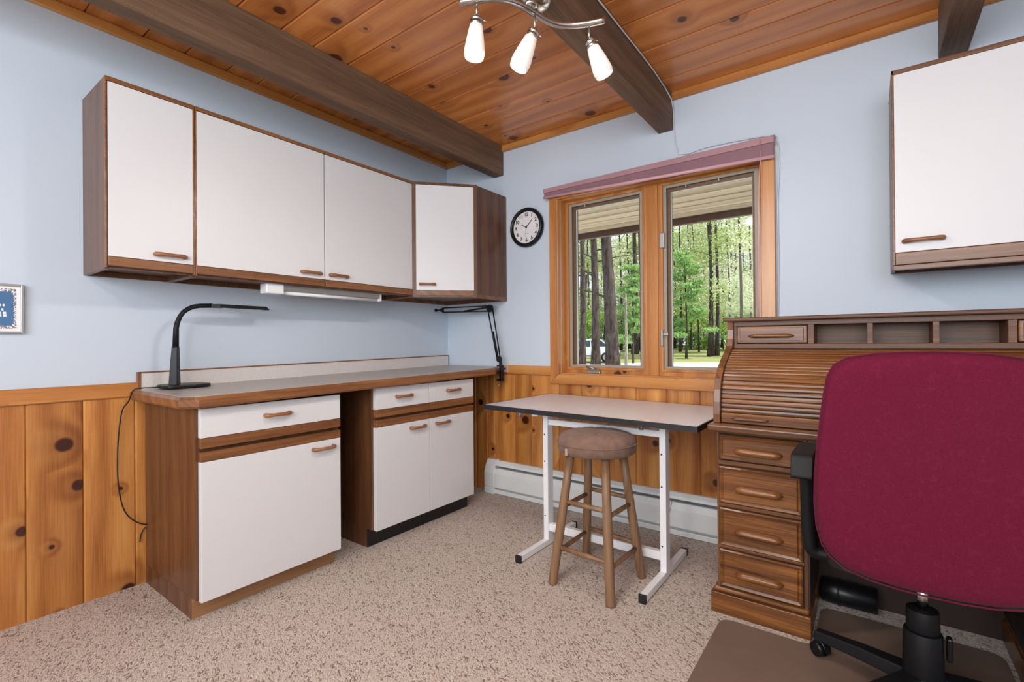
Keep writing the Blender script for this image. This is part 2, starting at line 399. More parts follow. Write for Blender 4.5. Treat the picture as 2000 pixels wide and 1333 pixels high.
# wainscot boards
rail_z = 0.872
js = [0.0, 0.12, 0.30, 0.412, 0.484, 0.668, 0.811, 1.036, 1.207, 1.40, 1.578, 1.766, 1.954, 2.14, 2.32, 2.5, 2.68, 2.87, 3.05, 3.24, 3.42, 3.6, 3.79, 3.97, 4.14, XR]
for a_, b_ in zip(js[:-1], js[1:]):
    top = rail_z if (a_ < 0.985 or b_ > 2.335) else 0.83
    plank('board', 'wall_pine', wb, top, (b_-a_)-0.001, 0.012, ((a_+b_)/2, -0.012, top/2), (0, 0, 1), (0, -1, 0), 0.005)
jl = [0.0, -0.19, -0.37, -0.56, -0.74, -0.93, -1.11, -1.30, -1.48, -1.67, -1.83, -2.01, -2.059, -2.241, -2.416, -2.60, -2.79, -2.97, -3.15, -3.34, -3.52, -3.7, -3.89, -4.07, -4.25, -4.44, -4.62]
for a_, b_ in zip(jl[:-1], jl[1:]):
    plank('board', 'wall_pine', wl, rail_z, (a_-b_)-0.001, 0.010, (0.010, (a_+b_)/2, rail_z/2), (0, 0, 1), (1, 0, 0), 0.005)
# chair rails (trim_1..), ceiling mouldings
def trim(name, label, length, width, thick, origin, xdir, zdir): 
    o = plank(name, 'trim_pine', None, length, width, thick, origin, xdir, zdir, 0.004); struct(o, label); return o
trim('trim_1', 'pine chair rail on the side wall', 2.62, 0.064, 0.022, (0.022, -2.052-1.31, 0.899), (0, 1, 0), (1, 0, 0))
trim('trim_2', 'short pine chair rail between countertop and window', 0.447, 0.064, 0.022, (0.7615, -0.022, 0.905), (1, 0, 0), (0, -1, 0))
trim('trim_3', 'pine chair rail behind the roll-top desk', XR-2.338, 0.064, 0.022, ((XR+2.338)/2, -0.022, 0.905), (1, 0, 0), (0, -1, 0))
trim('trim_4', 'pine ceiling moulding over the cabinets', 4.7, 0.045, 0.02, (0.02, -2.35, 2.5175), (0, 1, 0), (1, 0, 0))
for i, (a_, b_) in enumerate(((0.0, 0.487), (0.575, 1.730), (1.816, 2.972), (3.06, XR))):
    trim('trim_%d' % (5+i), 'pine ceiling moulding above the window wall', b_-a_, 0.045, 0.02, ((a_+b_)/2, -0.02, 2.5175), (1, 0, 0), (0, -1, 0))
# beams
for (a_, b_), lab in zip(((0.487, 0.575), (1.730, 1.816), (2.972, 3.068)), ('dark stained ceiling beam above the row of wall cabinets', 'dark stained ceiling beam carrying the spotlight fixture', 'dark stained ceiling beam above the single cabinet over the desk')):
    o = MB().box(a_, b_, YB, 0.0, 2.325, ZC).build('ceiling_beam', 'beam', None, 0.004, loc=((a_+b_)/2, 0, 2.325))
    tag(o, lab, 'beam')

# ------------------------------------------------------------------ window
win = bpy.data.objects.new('window_1', None); COL.objects.link(win); win.location = (1.66, 0.0, 0.82); struct(win, 'double casement window with pine casing')
cw = 0.066
ox0, ox1, oz0, oz1 = wx0-cw, wx1+cw, wz0-cw, wz1+cw
def miter(p, mat_axis):
    return MB().prism(p, -0.034, 0.0, 'y')
for poly, ax in (([(ox0, oz0), (wx0, wz0), (wx0, wz1), (ox0, oz1)], 0), ([(ox1, oz0), (ox1, oz1), (wx1, wz1), (wx1, wz0)], 0),
                 ([(ox0, oz0), (ox1, oz0), (wx1, wz0), (wx0, wz0)], 1), ([(ox0, oz1), (wx0, wz1), (wx1, wz1), (ox1, oz1)], 1)):
    cx = sum(p[0] for p in poly)/4; cz = sum(p[1] for p in poly)/4
    if ax:
        mbb = MB().prism([(x-cx, z-cz) for x, z in poly], -0.034, 0.0, 'y')
        o = mbb.build('casing', 'trim_pine', win, 0.003, world=False); o.location = (cx-1.66, 0, cz-0.82)
    else:   # grain upright: local x is world z
        mbb = MB().prism([(z-cz, -(x-cx)) for x, z in poly], -0.034, 0.0, 'z')
        mbb.map(lambda p: (p.x, p.y, -p.z-0.0))
        o = mbb.build('casing', 'trim_pine', win, 0.003, world=False)
        mw = Matrix(((0, -1, 0), (0, 0, -1), (1, 0, 0))).to_4x4(); o.matrix_local = Matrix.Translation((cx-1.66, 0, cz-0.82)) @ mw
for nm, b in (('jamb_liner', (wx0, wx0+0.006, 0, 0.06, wz0, wz1)), ('jamb_liner', (wx1-0.006, wx1, 0, 0.06, wz0, wz1)), ('jamb_liner', (wx0, wx1, 0, 0.06, wz0, wz0+0.006)), ('jamb_liner', (wx0, wx1, 0, 0.06, wz1-0.006, wz1))):
    MB().box(*b).build(nm, 'trim_pine_z' if b[1]-b[0] < 0.01 else 'trim_pine', win, 0.001)
MB().box(1.6275, 1.6975, 0.055, 0.15, wz0, wz1).build('mullion', 'trim_pine_z', win, 0.003)
def rectframe(x0, x1, z0, z1, wl_, wr_, wb_, wt_, y0, y1):
    m_ = MB()
    m_.box(x0, x0+wl_, y0, y1, z0, z1); m_.box(x1-wr_, x1, y0, y1, z0, z1)
    m_.box(x0+wl_, x1-wr_, y0, y1, z0, z0+wb_); m_.box(x0+wl_, x1-wr_, y0, y1, z1-wt_, z1)
    return m_
for (u0, u1) in ((wx0, 1.6275), (1.6975, wx1)):
    rectframe(u0, u1, wz0, wz1, 0.030, 0.026, 0.045, 0.020, 0.060, 0.15).build('unit_frame', 'trim_pine_z', win, 0.002)
    rectframe(u0+0.016, u1-0.013, wz0+0.03, wz1-0.012, 0.012, 0.012, 0.012, 0.012, 0.056, 0.066).build('stop_bead', 'trim_pine_z', win, 0.002)
    rectframe(u0+0.030, u1-0.026, wz0+0.045, wz1-0.020, 0.019, 0.019, 0.016, 0.019, 0.070, 0.082).build('screen_frame', 'grey_frame', win, 0.0015)
    s_ = rectframe(u0+0.030, u1-0.026, wz0+0.045, wz1-0.020, 0.034, 0.034, 0.014, 0.036, 0.095, 0.135).build('sash', 'sash', win, 0.0015)
    rectframe(u0+0.062, u1-0.058, wz0+0.057, wz1-0.054, 0.005, 0.005, 0.004, 0.004, 0.108, 0.122).build('glazing_bead', 'bead', s_, 0)
    MB().box(u0+0.063, u1-0.059, 0.113, 0.117, wz0+0.058, wz1-0.055).build('pane', 'glass', s_, 0)
    cx = (u0+u1)/2-0.07 if u0 < 1.5 else 2.125
    mk = MB().box(cx-0.05, cx+0.05, 0.030, 0.062, wz0+0.006, wz0+0.024).box(cx-0.03, cx+0.045, 0.028, 0.058, wz0+0.024, wz0+0.032)
    ck = mk.build('crank_base', 'steel', win, 0.003)
    MB().tube([(cx+0.02, 0.045, wz0+0.03), (cx-0.02, 0.04, wz0+0.046), (cx-0.05, 0.036, wz0+0.05)], 0.006, 8).build('crank_handle', 'steel', ck)
for px in ((1165, 1389) if False else (1.165+0.035, 1.862, 2.045)):
    MB().cyl((px, 0.075, wz1-0.052), (px, 0.075, wz1-0.032), 0.0035, seg=8).build('screen_pin', 'brass', win)
lt = MB().box(1.716, 1.728, 0.040, 0.058, 1.07, 1.17).build('latch_lever', 'steel', win, 0.003)
MB().box(1.728, 1.756, 0.048, 0.060, 1.135, 1.15).build('latch_bolt', 'steel', lt, 0.002)
MB().box(1.712, 1.740, 0.046, 0.060, 1.66, 1.75).build('latch_plate', 'steel', win, 0.003)

# roller shade
sh = thing('roller_shade', 'rolled-up mauve window shade across the top of the window casing', 'window shade', (1.65, 0, 2.06))
def zb(x): return 2.078-(x-0.955)/(2.34-0.955)*0.045
mb = MB(); n = 2
mb.add([(0.955, -0.012, 2.150), (2.34, -0.012, 2.158), (2.34, -0.060, 2.141), (0.955, -0.060, 2.135), (0.955, -0.012, 2.105), (2.34, -0.012, 2.10), (2.34, -0.064, 2.106), (0.955, -0.064, 2.108)],
       [(0,1,2,3), (3,2,6,7), (7,6,5,4), (4,5,1,0), (0,3,7,4), (1,5,6,2)])
mb.build('head_rail', 'mauve_lt', sh, 0.003)
mb = MB().add([(0.96, -0.052, 2.112), (2.337, -0.052, 2.112), (2.337, -0.058, zb(2.337)), (0.96, -0.058, zb(0.96)), (0.96, -0.036, 2.112), (2.337, -0.036, 2.112), (2.337, -0.036, zb(2.337)), (0.96, -0.036, zb(0.96))],
       [(0,1,2,3), (7,6,5,4), (3,2,6,7), (0,3,7,4), (1,5,6,2), (4,5,1,0)])
mb.build('fabric', 'mauve', sh, 0)
MB().tube([(0.958, -0.056, zb(0.958)), (2.339, -0.056, zb(2.339))], 0.0085, 10, flat=(1, 1.1)).build('bottom_bar', 'pink_rail', sh)
MB().tube([(2.278, -0.068, 2.13), (2.279, -0.069, 2.02), (2.272, -0.069, 1.9), (2.266, -0.066, 1.6), (2.264, -0.064, 1.35), (2.263, -0.062, 1.21)], 0.0022, 6).build('pull_cord', 'pink_rail', sh)

# ------------------------------------------------------------------ cabinets
def pull(mat, parent, c, d, n, length=0.105, r=0.0085):
    """arched wooden pull centred at c, along d, standing out along n"""
    c, d, n = Vector(c), Vector(d).normalized(), Vector(n).normalized(); h = length/2
    pts = [c-d*h, c-d*h+n*0.012, c-d*(h-0.010)+n*0.021, c-d*(h-0.028)+n*0.024, c+d*(h-0.028)+n*0.024, c+d*(h-0.010)+n*0.021, c+d*h+n*0.012, c+d*h]
    return MB().tube(pts, [r*1.15, r*1.15, r*1.05, r*0.9, r*0.9, r*1.05, r*1.15, r*1.15], 10).build('handle', mat, parent)
def wall_cab(label, y0, y1, doors, group=None):
    """cabinet on the left wall; doors = [(y0, y1, handle_y), ...]"""
    z0, z1 = 1.405, 2.163
    t = thing('wall_cabinet', label, 'cabinet', (0.0, (y0+y1)/2, z0), 0, group)
    m_ = MB().box(0.002, 0.303, y0, y0+0.016, z0, z1).box(0.002, 0.303, y1-0.016, y1, z0, z1).box(0.002, 0.303, y0+0.016, y1-0.016, z1-0.016, z1)
    m_.box(0.002, 0.303, y0+0.016, y1-0.016, z0+0.022, z0+0.036).box(0.002, 0.012, y0+0.016, y1-0.016, z0+0.036, z1-0.016).box(0.002, 0.020, y0+0.016, y1-0.016, z0, z0+0.022).box(0.285, 0.303, y0+0.016, y1-0.016, z0+0.006, z0+0.022)
    m_.build('body', 'cab_z', t, 0.001)
    fr = MB().box(0.303, 0.321, y0, y0+0.006, z0+0.004, z1).box(0.303, 0.321, y1-0.006, y1, z0+0.004, z1).box(0.303, 0.321, y0+0.006, y1-0.006, z1-0.016, z1)
    if len(doors) > 1: fr.box(0.280, 0.3035, -1.31, -1.27, z0+0.036, z1-0.016)
    fr.build('face_frame', 'cab_y', t, 0.001)
    for (a_, b_, hy) in doors:
        d = bx('door', 'white_lam', t, 0.304, 0.321, a_, b_, 1.455, 2.144, 0.0012)
        bx('pull_rail', 'cab_y', d, 0.304, 0.3225, a_, b_, 1.417, 1.453, 0.002)
        pull('pull', d, (0.3205, hy, 1.483 if True else 0), (0, 1, 0), (1, 0, 0))
    return t
wall_cab('narrow single-door white wall cabinet at the free end of the row', -2.237, -1.925, [(-2.228, -1.9315, -2.019)])
wall_cab('wide two-door white wall cabinet with a tube light under it', -1.923, -0.652, [(-1.9165, -1.2925, -1.372), (-1.2865, -0.6585, -1.205)])
# corner cabinet
t = thing('corner_cabinet', 'corner wall cabinet with one angled white door and brown oak side', 'cabinet', (0.0, 0.0, 1.405))
P = [(0.002, -0.002), (0.002, -0.648), (0.312, -0.648), (0.598, -0.333), (0.598, -0.002)]
MB().prism(P, 1.427, 2.163, 'z').build('body', 'cab_z', t, 0.001)
rim = MB()
for (p, q) in zip(P, P[1:]+P[:1]):
    pv, qv = Vector((*p, 0)), Vector((*q, 0)); dd = (qv-pv).normalized(); nn = Vector((-dd.y, dd.x, 0))*0.016
    rim.prism([(pv.x, pv.y), (qv.x, qv.y), ((qv+nn-dd*0.014).x, (qv+nn-dd*0.014).y), ((pv+nn+dd*0.014).x, (pv+nn+dd*0.014).y)], 1.403, 1.4275, 'z')
rim.build('bottom_rim', 'cab_x', t, 0)
A, B = Vector((0.312, -0.648, 0)), Vector((0.598, -0.333, 0)); dd = (B-A).normalized(); nn = Vector((dd.y, -dd.x, 0)); L = (B-A).length
def onface(s0, s1, n0, n1, z0, z1):
    q = [A+dd*s0+nn*n0, A+dd*s1+nn*n0, A+dd*s1+nn*n1, A+dd*s0+nn*n1]
    return MB().prism([(p.x, p.y) for p in q], z0, z1, 'z')
m_ = onface(0, 0.022, 0, 0.014, 1.405, 2.163); 
for k in ((L-0.022, L, 1.405, 2.163), (0.022, L-0.022, 2.145, 2.163), (0.022, L-0.022, 1.405, 1.415)):
    q = onface(k[0], k[1], 0, 0.014, k[2], k[3]); m_.add(q.v, q.f)
m_.build('face_frame', 'cab_z', t, 0)
d = onface(0.023, L-0.023, 0.001, 0.015, 1.450, 2.144).build('door', 'white_lam', t, 0.001)
onface(0.023, L-0.023, 0.001, 0.016, 1.416, 1.449).build('pull_rail', 'cab_x', d, 0.001)
pull('pull', d, A+dd*0.095+nn*0.015+Vector((0, 0, 1.489)), dd, nn, 0.095)
# cabinet over the desk
t = thing('wall_cabinet', 'white wall cabinet hanging alone above the roll-top desk', 'cabinet', (3.18, 0, 1.40))
x0, x1 = 2.800, 3.56
m_ = MB().box(x0, x0+0.014, -0.303, -0.002, 1.40, 2.187).box(x1-0.014, x1, -0.303, -0.002, 1.40, 2.187).box(x0, x1, -0.303, -0.002, 2.172, 2.187).box(x0+0.014, x1-0.014, -0.303, -0.002, 1.424, 1.438).box(x0, x1, -0.012, -0.002, 1.438, 2.172).box(x0+0.014, x1-0.014, -0.022, -0.002, 1.400, 1.424)
m_.build('body', 'cab_z', t, 0.001)
MB().box(x0, x0+0.006, -0.321, -0.303, 1.40, 2.187).box(x1-0.006, x1, -0.321, -0.303, 1.40, 2.187).box(x0, x1, -0.321, -0.303, 2.170, 2.187).box(x0, x1, -0.321, -0.295, 1.380, 1.398).build('face_frame', 'cab_x', t, 0.001)
d = bx('door', 'white_lam', t, x0+0.007, x1-0.007, -0.322, -0.304, 1.450, 2.168, 0.0012)
bx('pull_rail', 'cab_x', d, x0+0.007, x1-0.007, -0.324, -0.304, 1.400, 1.448, 0.002)
pull('pull', d, (2.893, -0.322, 1.492), (1, 0, 0), (0, -1, 0), 0.115)
MB().cyl((2.822, -0.2, 1.424), (2.822, -0.2, 1.417), 0.006, seg=10).build('shelf_pin', 'chrome', t)

def base_cab(label, y0, y1, zo, toe, fronts):
    t = thing('base_cabinet', label, 'cabinet', (0.0, (y0+y1)/2, 0))
    m_ = MB().box(0.012, 0.575, y0, y1, 0.09+zo, 0.851+zo)
    m_.build('body', 'cab_z', t, 0.001)
    # side panel runs to the floor behind the toe recess
    MB().box(0.012, 0.530, y0, y0+0.016, 0.0, 0.09+zo).build('side_foot', 'cab_z', t, 0)
    MB().box(0.012, 0.530, y1-0.016, y1, 0.0, 0.09+zo).build('side_foot', 'cab_z', t, 0)
    MB().box(0.516, 0.534, y0+0.001, y1-0.001, 0.0, 0.088+zo).build('toe_kick', toe, t, 0)
    for (a_, b_, dh, oh) in fronts:
        d = bx('drawer', 'white_lam', t, 0.576, 0.600, a_, b_, 0.735+zo, 0.852+zo, 0.0012)
        bx('pull_rail', 'cab_y', d, 0.576, 0.602, a_, b_, 0.693+zo, 0.733+zo, 0.002)
        pull('pull', d, (0.600, dh, 0.795+zo), (0, 1, 0), (1, 0, 0))
        e = bx('door', 'white_lam', t, 0.576, 0.600, a_, b_, 0.086+zo, 0.639+zo, 0.0012)
        bx('pull_rail', 'cab_y', e, 0.576, 0.602, a_, b_, 0.641+zo, 0.678+zo, 0.002)
        pull('pull', e, (0.600, oh, 0.604+zo), (0, 1, 0), (1, 0, 0))
    return t
base_cab('white base cabinet with one wide drawer and door and an oak toe board', -2.022, -1.383, -0.004, 'toe_oak', [(-2.012, -1.388, at_x(544, 808, 0.61).y, at_x(634, 879, 0.61).y)])
base_cab('white base cabinet with two drawers and two doors on a black toe board', -1.183, -0.378, 0.010, 'black_toe',
         [(-1.172, -0.784, at_x(791, 776, 0.61).y, at_x(818, 839, 0.61).y), (-0.781, -0.384, at_x(887, 763, 0.61).y, at_x(866, 828, 0.61).y)])
# countertop, its end out of level as photographed
def cz(y): return 0.899+(y+2.06)*0.0138
t = thing('countertop', 'long greige worktop with oak edging and low backsplash along the wall', 'countertop', (0.0, -1.05, 0.86))
P = [(0.012, -2.062), (0.575, -2.062), (0.622, -2.022), (0.622, -0.20), (0.515, -0.024), (0.012, -0.024)]
def tilt(m_): return m_.map(lambda p: (p.x, p.y, p.z+cz(p.y)-0.90))
tilt(MB().prism(P, 0.875, 0.900, 'z')).build('worktop', 'counter', t, 0)
q = [Vector((*p, 0)) for p in P[:5]]
O = [(0.012, -2.082), (0.583, -2.082), (0.642, -2.032), (0.642, -0.195), (0.535, -0.024)]
ed = MB()
for i in range(4):
    a_, b_, c_, d_ = P[i], P[i+1], O[i+1], O[i]
    sect = [(0.0, 0.898), (0.45, 0.899), (1.0, 0.888), (1.0, 0.862), (0.7, 0.854), (0.0, 0.854)]
    vs = []
    for (pa, pb) in ((a_, d_), (b_, c_)):
        for (f_, z_) in sect: vs.append((pa[0]+(pb[0]-pa[0])*f_, pa[1]+(pb[1]-pa[1])*f_, z_))
    n = len(sect); ed.add(vs, [tuple(range(n))[::-1], tuple(range(n, 2*n))]+[(k, (k+1) % n, n+(k+1) % n, n+k) for k in range(n)])
tilt(ed).build('edging', 'cab_y', t, 0)
tilt(MB().box(0.012, 0.60, -2.05, -0.10, 0.856, 0.875)).build('substrate', 'gap', t, 0)
tilt(MB().box(0.002, 0.022, -2.040, -0.024, 0.900, 0.973)).build('backsplash', 'splash', t, 0)
tilt(MB().box(0.002, 0.025, -2.046, -0.024, 0.973, 0.979).box(0.002, 0.025, -2.052, -2.040, 0.900, 0.979)).build('splash_cap', 'cab_y', t, 0)

# tube light under the wide cabinet
t = thing('tube_light', 'slim white tube light fixed under the wide wall cabinet', 'light', (0.25, -1.2, 1.405))
MB().box(0.215, 0.285, -1.592, -1.500, 1.360, 1.412).build('end_box', 'white_metal', t, 0.006)
MB().box(0.225, 0.275, -1.500, -0.885, 1.380, 1.412).build('housing', 'steel', t, 0.002)
MB().cyl((0.25, -1.500, 1.374), (0.25, -0.89, 1.374), 0.0125, seg=12).build('tube', 'white_metal', t)
MB().box(0.228, 0.272, -0.89, -0.868, 1.364, 1.412).build('end_cap', 'white_metal', t, 0.003)

# ------------------------------------------------------------------ wall things
# clock
t = thing('wall_clock', 'round black-rimmed wall clock with black numerals beside the window', 'clock', (0.789, 0.0, 1.772))
cc = Vector((0.789, 0, 1.910)); fn = Vector((0, -1, 0))
MB().lathe([(0.02, 0.001), (0.126, 0.001), (0.138, 0.010), (0.139, 0.022), (0.132, 0.036), (0.122, 0.040), (0.114, 0.032), (0.111, 0.018), (0.02, 0.018)], cc, fn, 56).build('rim', 'black_plastic', t)
MB().lathe([(0.1125, 0.0182), (0.1125, 0.020)], cc, fn, 48).build('dial', 'clock_face', t)
def text_mesh(name, s, size, mat, parent, world, rot=(PI/2, 0, 0), ext=0.0004):
    cu = bpy.data.curves.new(name, 'FONT'); cu.body = s; cu.size = size; cu.align_x = 'CENTER'; cu.align_y = 'CENTER'; cu.extrude = ext; cu.resolution_u = 3; cu.offset = 0.0009
    ob = bpy.data.objects.new(name, cu); COL.objects.link(ob)
    dg = bpy.context.evaluated_depsgraph_get(); me = bpy.data.meshes.new_from_object(ob.evaluated_get(dg)); bpy.data.objects.remove(ob)
    me.materials.clear(); me.materials.append(M[mat])
    o = bpy.data.objects.new(name, me); COL.objects.link(o); o.parent = parent; o.location = Vector(world)-origin_of(parent); o.rotation_euler = rot
    return o
for h in range(1, 13):
    an = PI/2-h*PI/6; text_mesh('numeral', str(h), 0.034, 'black_ink', t, cc+Vector((math.cos(an)*0.090, -0.0212, math.sin(an)*0.090)))
def hand(name, ang, ln, w_, yy, back=0.0):
    d_ = Vector((math.sin(ang), 0, math.cos(ang))); s_ = Vector((math.cos(ang), 0, -math.sin(ang)))
    c_ = cc+Vector((0, -yy, 0)); q = [c_-d_*back-s_*w_, c_-d_*back+s_*w_, c_+d_*ln+s_*w_*0.7, c_+d_*ln-s_*w_*0.7]
    return MB().add([p for p in q]+[p+Vector((0, -0.001, 0)) for p in q], [(0,1,2,3), (7,6,5,4), (0,4,5,1), (1,5,6,2), (2,6,7,3), (3,7,4,0)]).build(name, 'black_ink', t)
hand('hour_hand', math.radians(-62), 0.046, 0.0028, 0.023); hand('minute_hand', math.radians(46), 0.068, 0.0024, 0.025); hand('second_hand', math.radians(181), 0.070, 0.0009, 0.027, 0.012)
MB().cyl(cc+Vector((0, -0.020, 0)), cc+Vector((0, -0.029, 0)), 0.005, seg=14).build('hub', 'black_ink', t)
MB().box(cc.x-0.016, cc.x+0.016, -0.0212, -0.020, cc.z-0.046, cc.z-0.0435).build('printed_line', 'grey_ink', t)
# framed print
t = thing('framed_print', 'small silver-framed blue print with a white ornamental border', 'picture', (0.0, -2.55, 1.152))
y1, y0, z0, z1 = -2.421, -2.68, 1.152, 1.346
for b in ((y1-0.008, y1, z0, z1), (y0, y0+0.008, z0, z1), (y0+0.008, y1-0.008, z0, z0+0.008), (y0+0.008, y1-0.008, z1-0.008, z1)):
    MB().box(0.001, 0.018, *b).build('frame', 'silver_frame', t, 0.0015)
MB().box(0.001, 0.008, y0+0.008, y1-0.008, z0+0.008, z1-0.008).build('mount', 'paper', t)
MB().box(0.008, 0.0086, y0+0.020, y1-0.020, z0+0.018, z1-0.018).build('ornament', 'lace', t)
def rr(y0, y1, z0, z1, r, n=6):
    o = []
    for (cy, cz_, a0) in ((y1-r, z1-r, 0), (y0+r, z1-r, 90), (y0+r, z0+r, 180), (y1-r, z0+r, 270)):
        for k in range(n+1): q = math.radians(a0+90*k/n); o.append((cy+r*math.cos(q), cz_+r*math.sin(q)))
    return o
MB().prism(rr(y0+0.030, y1-0.028, z0+0.030, z1-0.030, 0.018), 0.0086, 0.0092, 'x').build('blue_panel', 'print_blue', t)
for k, (zz, ln) in enumerate(((1.262, 0.10), (1.245, 0.11), (1.232, 0.115), (1.222, 0.07))):
    yend = (-2.466, -2.470, -2.462, -2.468)[k]; yy = yend-ln
    while yy < yend-0.006:
        wd = R.uniform(0.006, 0.013); MB().box(0.0092, 0.0095, yy, yy+wd*0.8, zz-0.0045, zz+0.0045).build('lettering', 'paper', t); yy += wd+0.003
# outlet
t = thing('wall_outlet', 'small pinkish outlet on the pine chair rail beside the countertop', 'outlet', (0.598, -0.022, 0.885))
bx('cover', 'pink_plate', t, 0.572, 0.624, -0.032, -0.0225, 0.886, 0.936, 0.003); bx('socket', 'gap', t, 0.590, 0.606, -0.0335, -0.0315, 0.905, 0.918, 0.001)
# cable
tagc = lambda o, l, c: tag(o, l, c)
cp = [(1.823, -1.30, 2.529), (1.823, -0.9, 2.528), (1.823, -0.5, 2.526), (1.823, -0.32, 2.520), (1.822, -0.16, 2.506), (1.820, -0.04, 2.488), (1.820, -0.028, 2.47), (1.821, -0.008, 2.43), (1.822, -0.006, 2.34), (1.828, -0.006, 2.25), (1.846, -0.006, 2.175), (1.90, -0.007, 2.166), (2.0, -0.007, 2.178), (2.12, -0.007, 2.176), (2.28, -0.007, 2.166), (2.343, -0.007, 2.150), (2.356, -0.007, 2.09), (2.357, -0.007, 2.0), (2.347, -0.007, 1.80), (2.349, -0.007, 1.55), (2.346, -0.007, 1.35), (2.342, -0.007, 1.0)]
o = MB().tube(cp, 0.0035, 8).build('electrical_cable', 'cable', None, loc=(1.823, -0.01, 1.0)); tag(o, 'thin white cable run from the ceiling beam down around the window', 'cable')

# baseboard heater
t = thing('baseboard_heater', 'long white baseboard heater along the pine wall under the window', 'heater', (1.9, 0, 0))
hx0, hx1 = 0.515, 3.9
MB().prism([(-0.006, 0.012), (-0.006, 0.236), (-0.030, 0.236), (-0.034, 0.228), (-0.014, 0.228), (-0.014, 0.012)], hx0, hx1, 'x').build('back_plate', 'heater', t)
MB().prism([(-0.066, 0.045), (-0.072, 0.052), (-0.072, 0.150), (-0.060, 0.186), (-0.056, 0.184), (-0.067, 0.148), (-0.067, 0.052)], hx0, hx1, 'x').build('front_cover', 'heater', t)
MB().prism([(-0.030, 0.236), (-0.050, 0.218), (-0.054, 0.204), (-0.050, 0.202), (-0.046, 0.215), (-0.028, 0.230)], hx0, hx1, 'x').build('damper', 'heater', t)
MB().box(hx0, hx1, -0.058, -0.016, 0.06, 0.19).build('fins', 'heater_dark', t)
MB().prism([(-0.0605, 0.004), (-0.0605, 0.030), (-0.066, 0.034), (-0.068, 0.03), (-0.064, 0.004)], hx0, hx1, 'x').build('lower_lip', 'heater', t)
ep = [(-0.002, 0.0), (-0.002, 0.240), (-0.034, 0.240), (-0.060, 0.200), (-0.076, 0.150), (-0.076, 0.0)]
MB().prism(ep, 0.430, 0.520, 'x').build('end_cap', 'heater', t, 0.003)
MB().box(0.431, 0.519, -0.0772, -0.074, 0.052, 0.054).build('cap_seam', 'heater_dark', t)

# ------------------------------------------------------------------ desk lamp
LX = 0.14; bz = cz(-1.92)+0.003
t = thing('desk_lamp', 'black gooseneck LED desk lamp with flat head on the worktop end', 'lamp', (LX, -1.92, bz))
MB().prism([(x, y) for (y, x) in rr(-2.005, -1.808, LX-0.075, LX+0.075, 0.045)], bz, bz+0.016, 'z').build('base', 'black_plastic', t, 0.005)
def lpt(px, py): return at_x(px, py, LX)
def zl(px, py): q = lpt(px, py); return (LX, q.y, q.z)
st = lpt(342, 700)
MB().tube([(LX, lpt(341, 745).y, bz+0.012), (LX, lpt(343, 677).y, lpt(343, 677).z)], [0.026, 0.0175], 4, smooth=False).build('stand', 'black_plastic', t, 0.004)
MB().tube([zl(343, 680), zl(344, 641), zl(346.5, 630), zl(351.5, 618.7), zl(358, 610), zl(367.7, 603.5), zl(378, 599.5), zl(390, 597.7), zl(414, 597.5)], [0.0135, 0.0115, 0.011, 0.0105, 0.0105, 0.0105, 0.0105, 0.0105, 0.011], 12).build('gooseneck', 'black_matte', t)
h0, h1 = Vector(zl(411, 598)), Vector(zl(523, 604))
hm = MB()
for (f_, w_, tu, td) in ((0, 0.012, 0.009, 0.009), (0.12, 0.026, 0.010, 0.008), (0.93, 0.029, 0.0095, 0.008), (1.0, 0.020, -0.003, 0.008)):
    c_ = h0.lerp(h1, f_); hm.v += [c_+Vector((-w_, 0, -td)), c_+Vector((w_, 0, -td)), c_+Vector((w_, 0, tu)), c_+Vector((-w_, 0, tu))]
for i in range(3):
    for k in range(4): hm.f.append([i*4+k, i*4+(k+1) % 4, i*4+4+(k+1) % 4, i*4+4+k]); hm.sm.append(False)
hm.f += [[3, 2, 1, 0], [12, 13, 14, 15]]; hm.sm += [False, False]
hd = hm.build('head', 'black_plastic', t, 0.003)
a_, b_ = h0.lerp(h1, 0.18), h0.lerp(h1, 0.9)
MB().add([a_+Vector((-0.022, 0, -0.0095)), a_+Vector((0.022, 0, -0.0095)), b_+Vector((0.022, 0, -0.0085)), b_+Vector((-0.022, 0, -0.0085)), a_+Vector((-0.022, 0, -0.006)), a_+Vector((0.022, 0, -0.006)), b_+Vector((0.022, 0, -0.005)), b_+Vector((-0.022, 0, -0.005))], [(0,1,2,3), (7,6,5,4), (0,4,5,1), (1,5,6,2), (2,6,7,3), (3,7,4,0)]).build('diffuser', 'white_lam', hd)
WX = 0.035
cpts = [(LX, -1.998, bz+0.008), (LX-0.01, -2.03, bz+0.007), (LX-0.03, -2.065, bz+0.006), (0.10, -2.090, bz-0.002), (0.075, -2.10, bz-0.05)]
for px, py in ((238, 805), (231, 860), (229.5, 905), (231, 945), (238, 985), (250, 1008), (268, 1021), (283, 1025), (292, 1024)):
    cpts.append(tuple(at_x(px, py, WX)))
def smooth_path(p, n=4):
    p = [Vector(q) for q in p]; out = []
    for i in range(len(p)-1):
        a0, a1, a2, a3 = p[max(i-1, 0)], p[i], p[i+1], p[min(i+2, len(p)-1)]
        for k in range(n):
            u = k/n; out.append(0.5*((2*a1)+(a2-a0)*u+(2*a0-5*a1+4*a2-a3)*u*u+(3*a1-a0-3*a2+a3)*u**3))
    return out+[p[-1]]
MB().tube(smooth_path(cpts), 0.0028, 7).build('cord', 'rubber', t)
MB().tube(smooth_path([tuple(at_x(q[0], q[1], 0.016)) for q in ((290, 1027), (281, 1034), (275, 1046), (273, 1060))]), 0.0022, 6).build('cord', 'rubber', t)

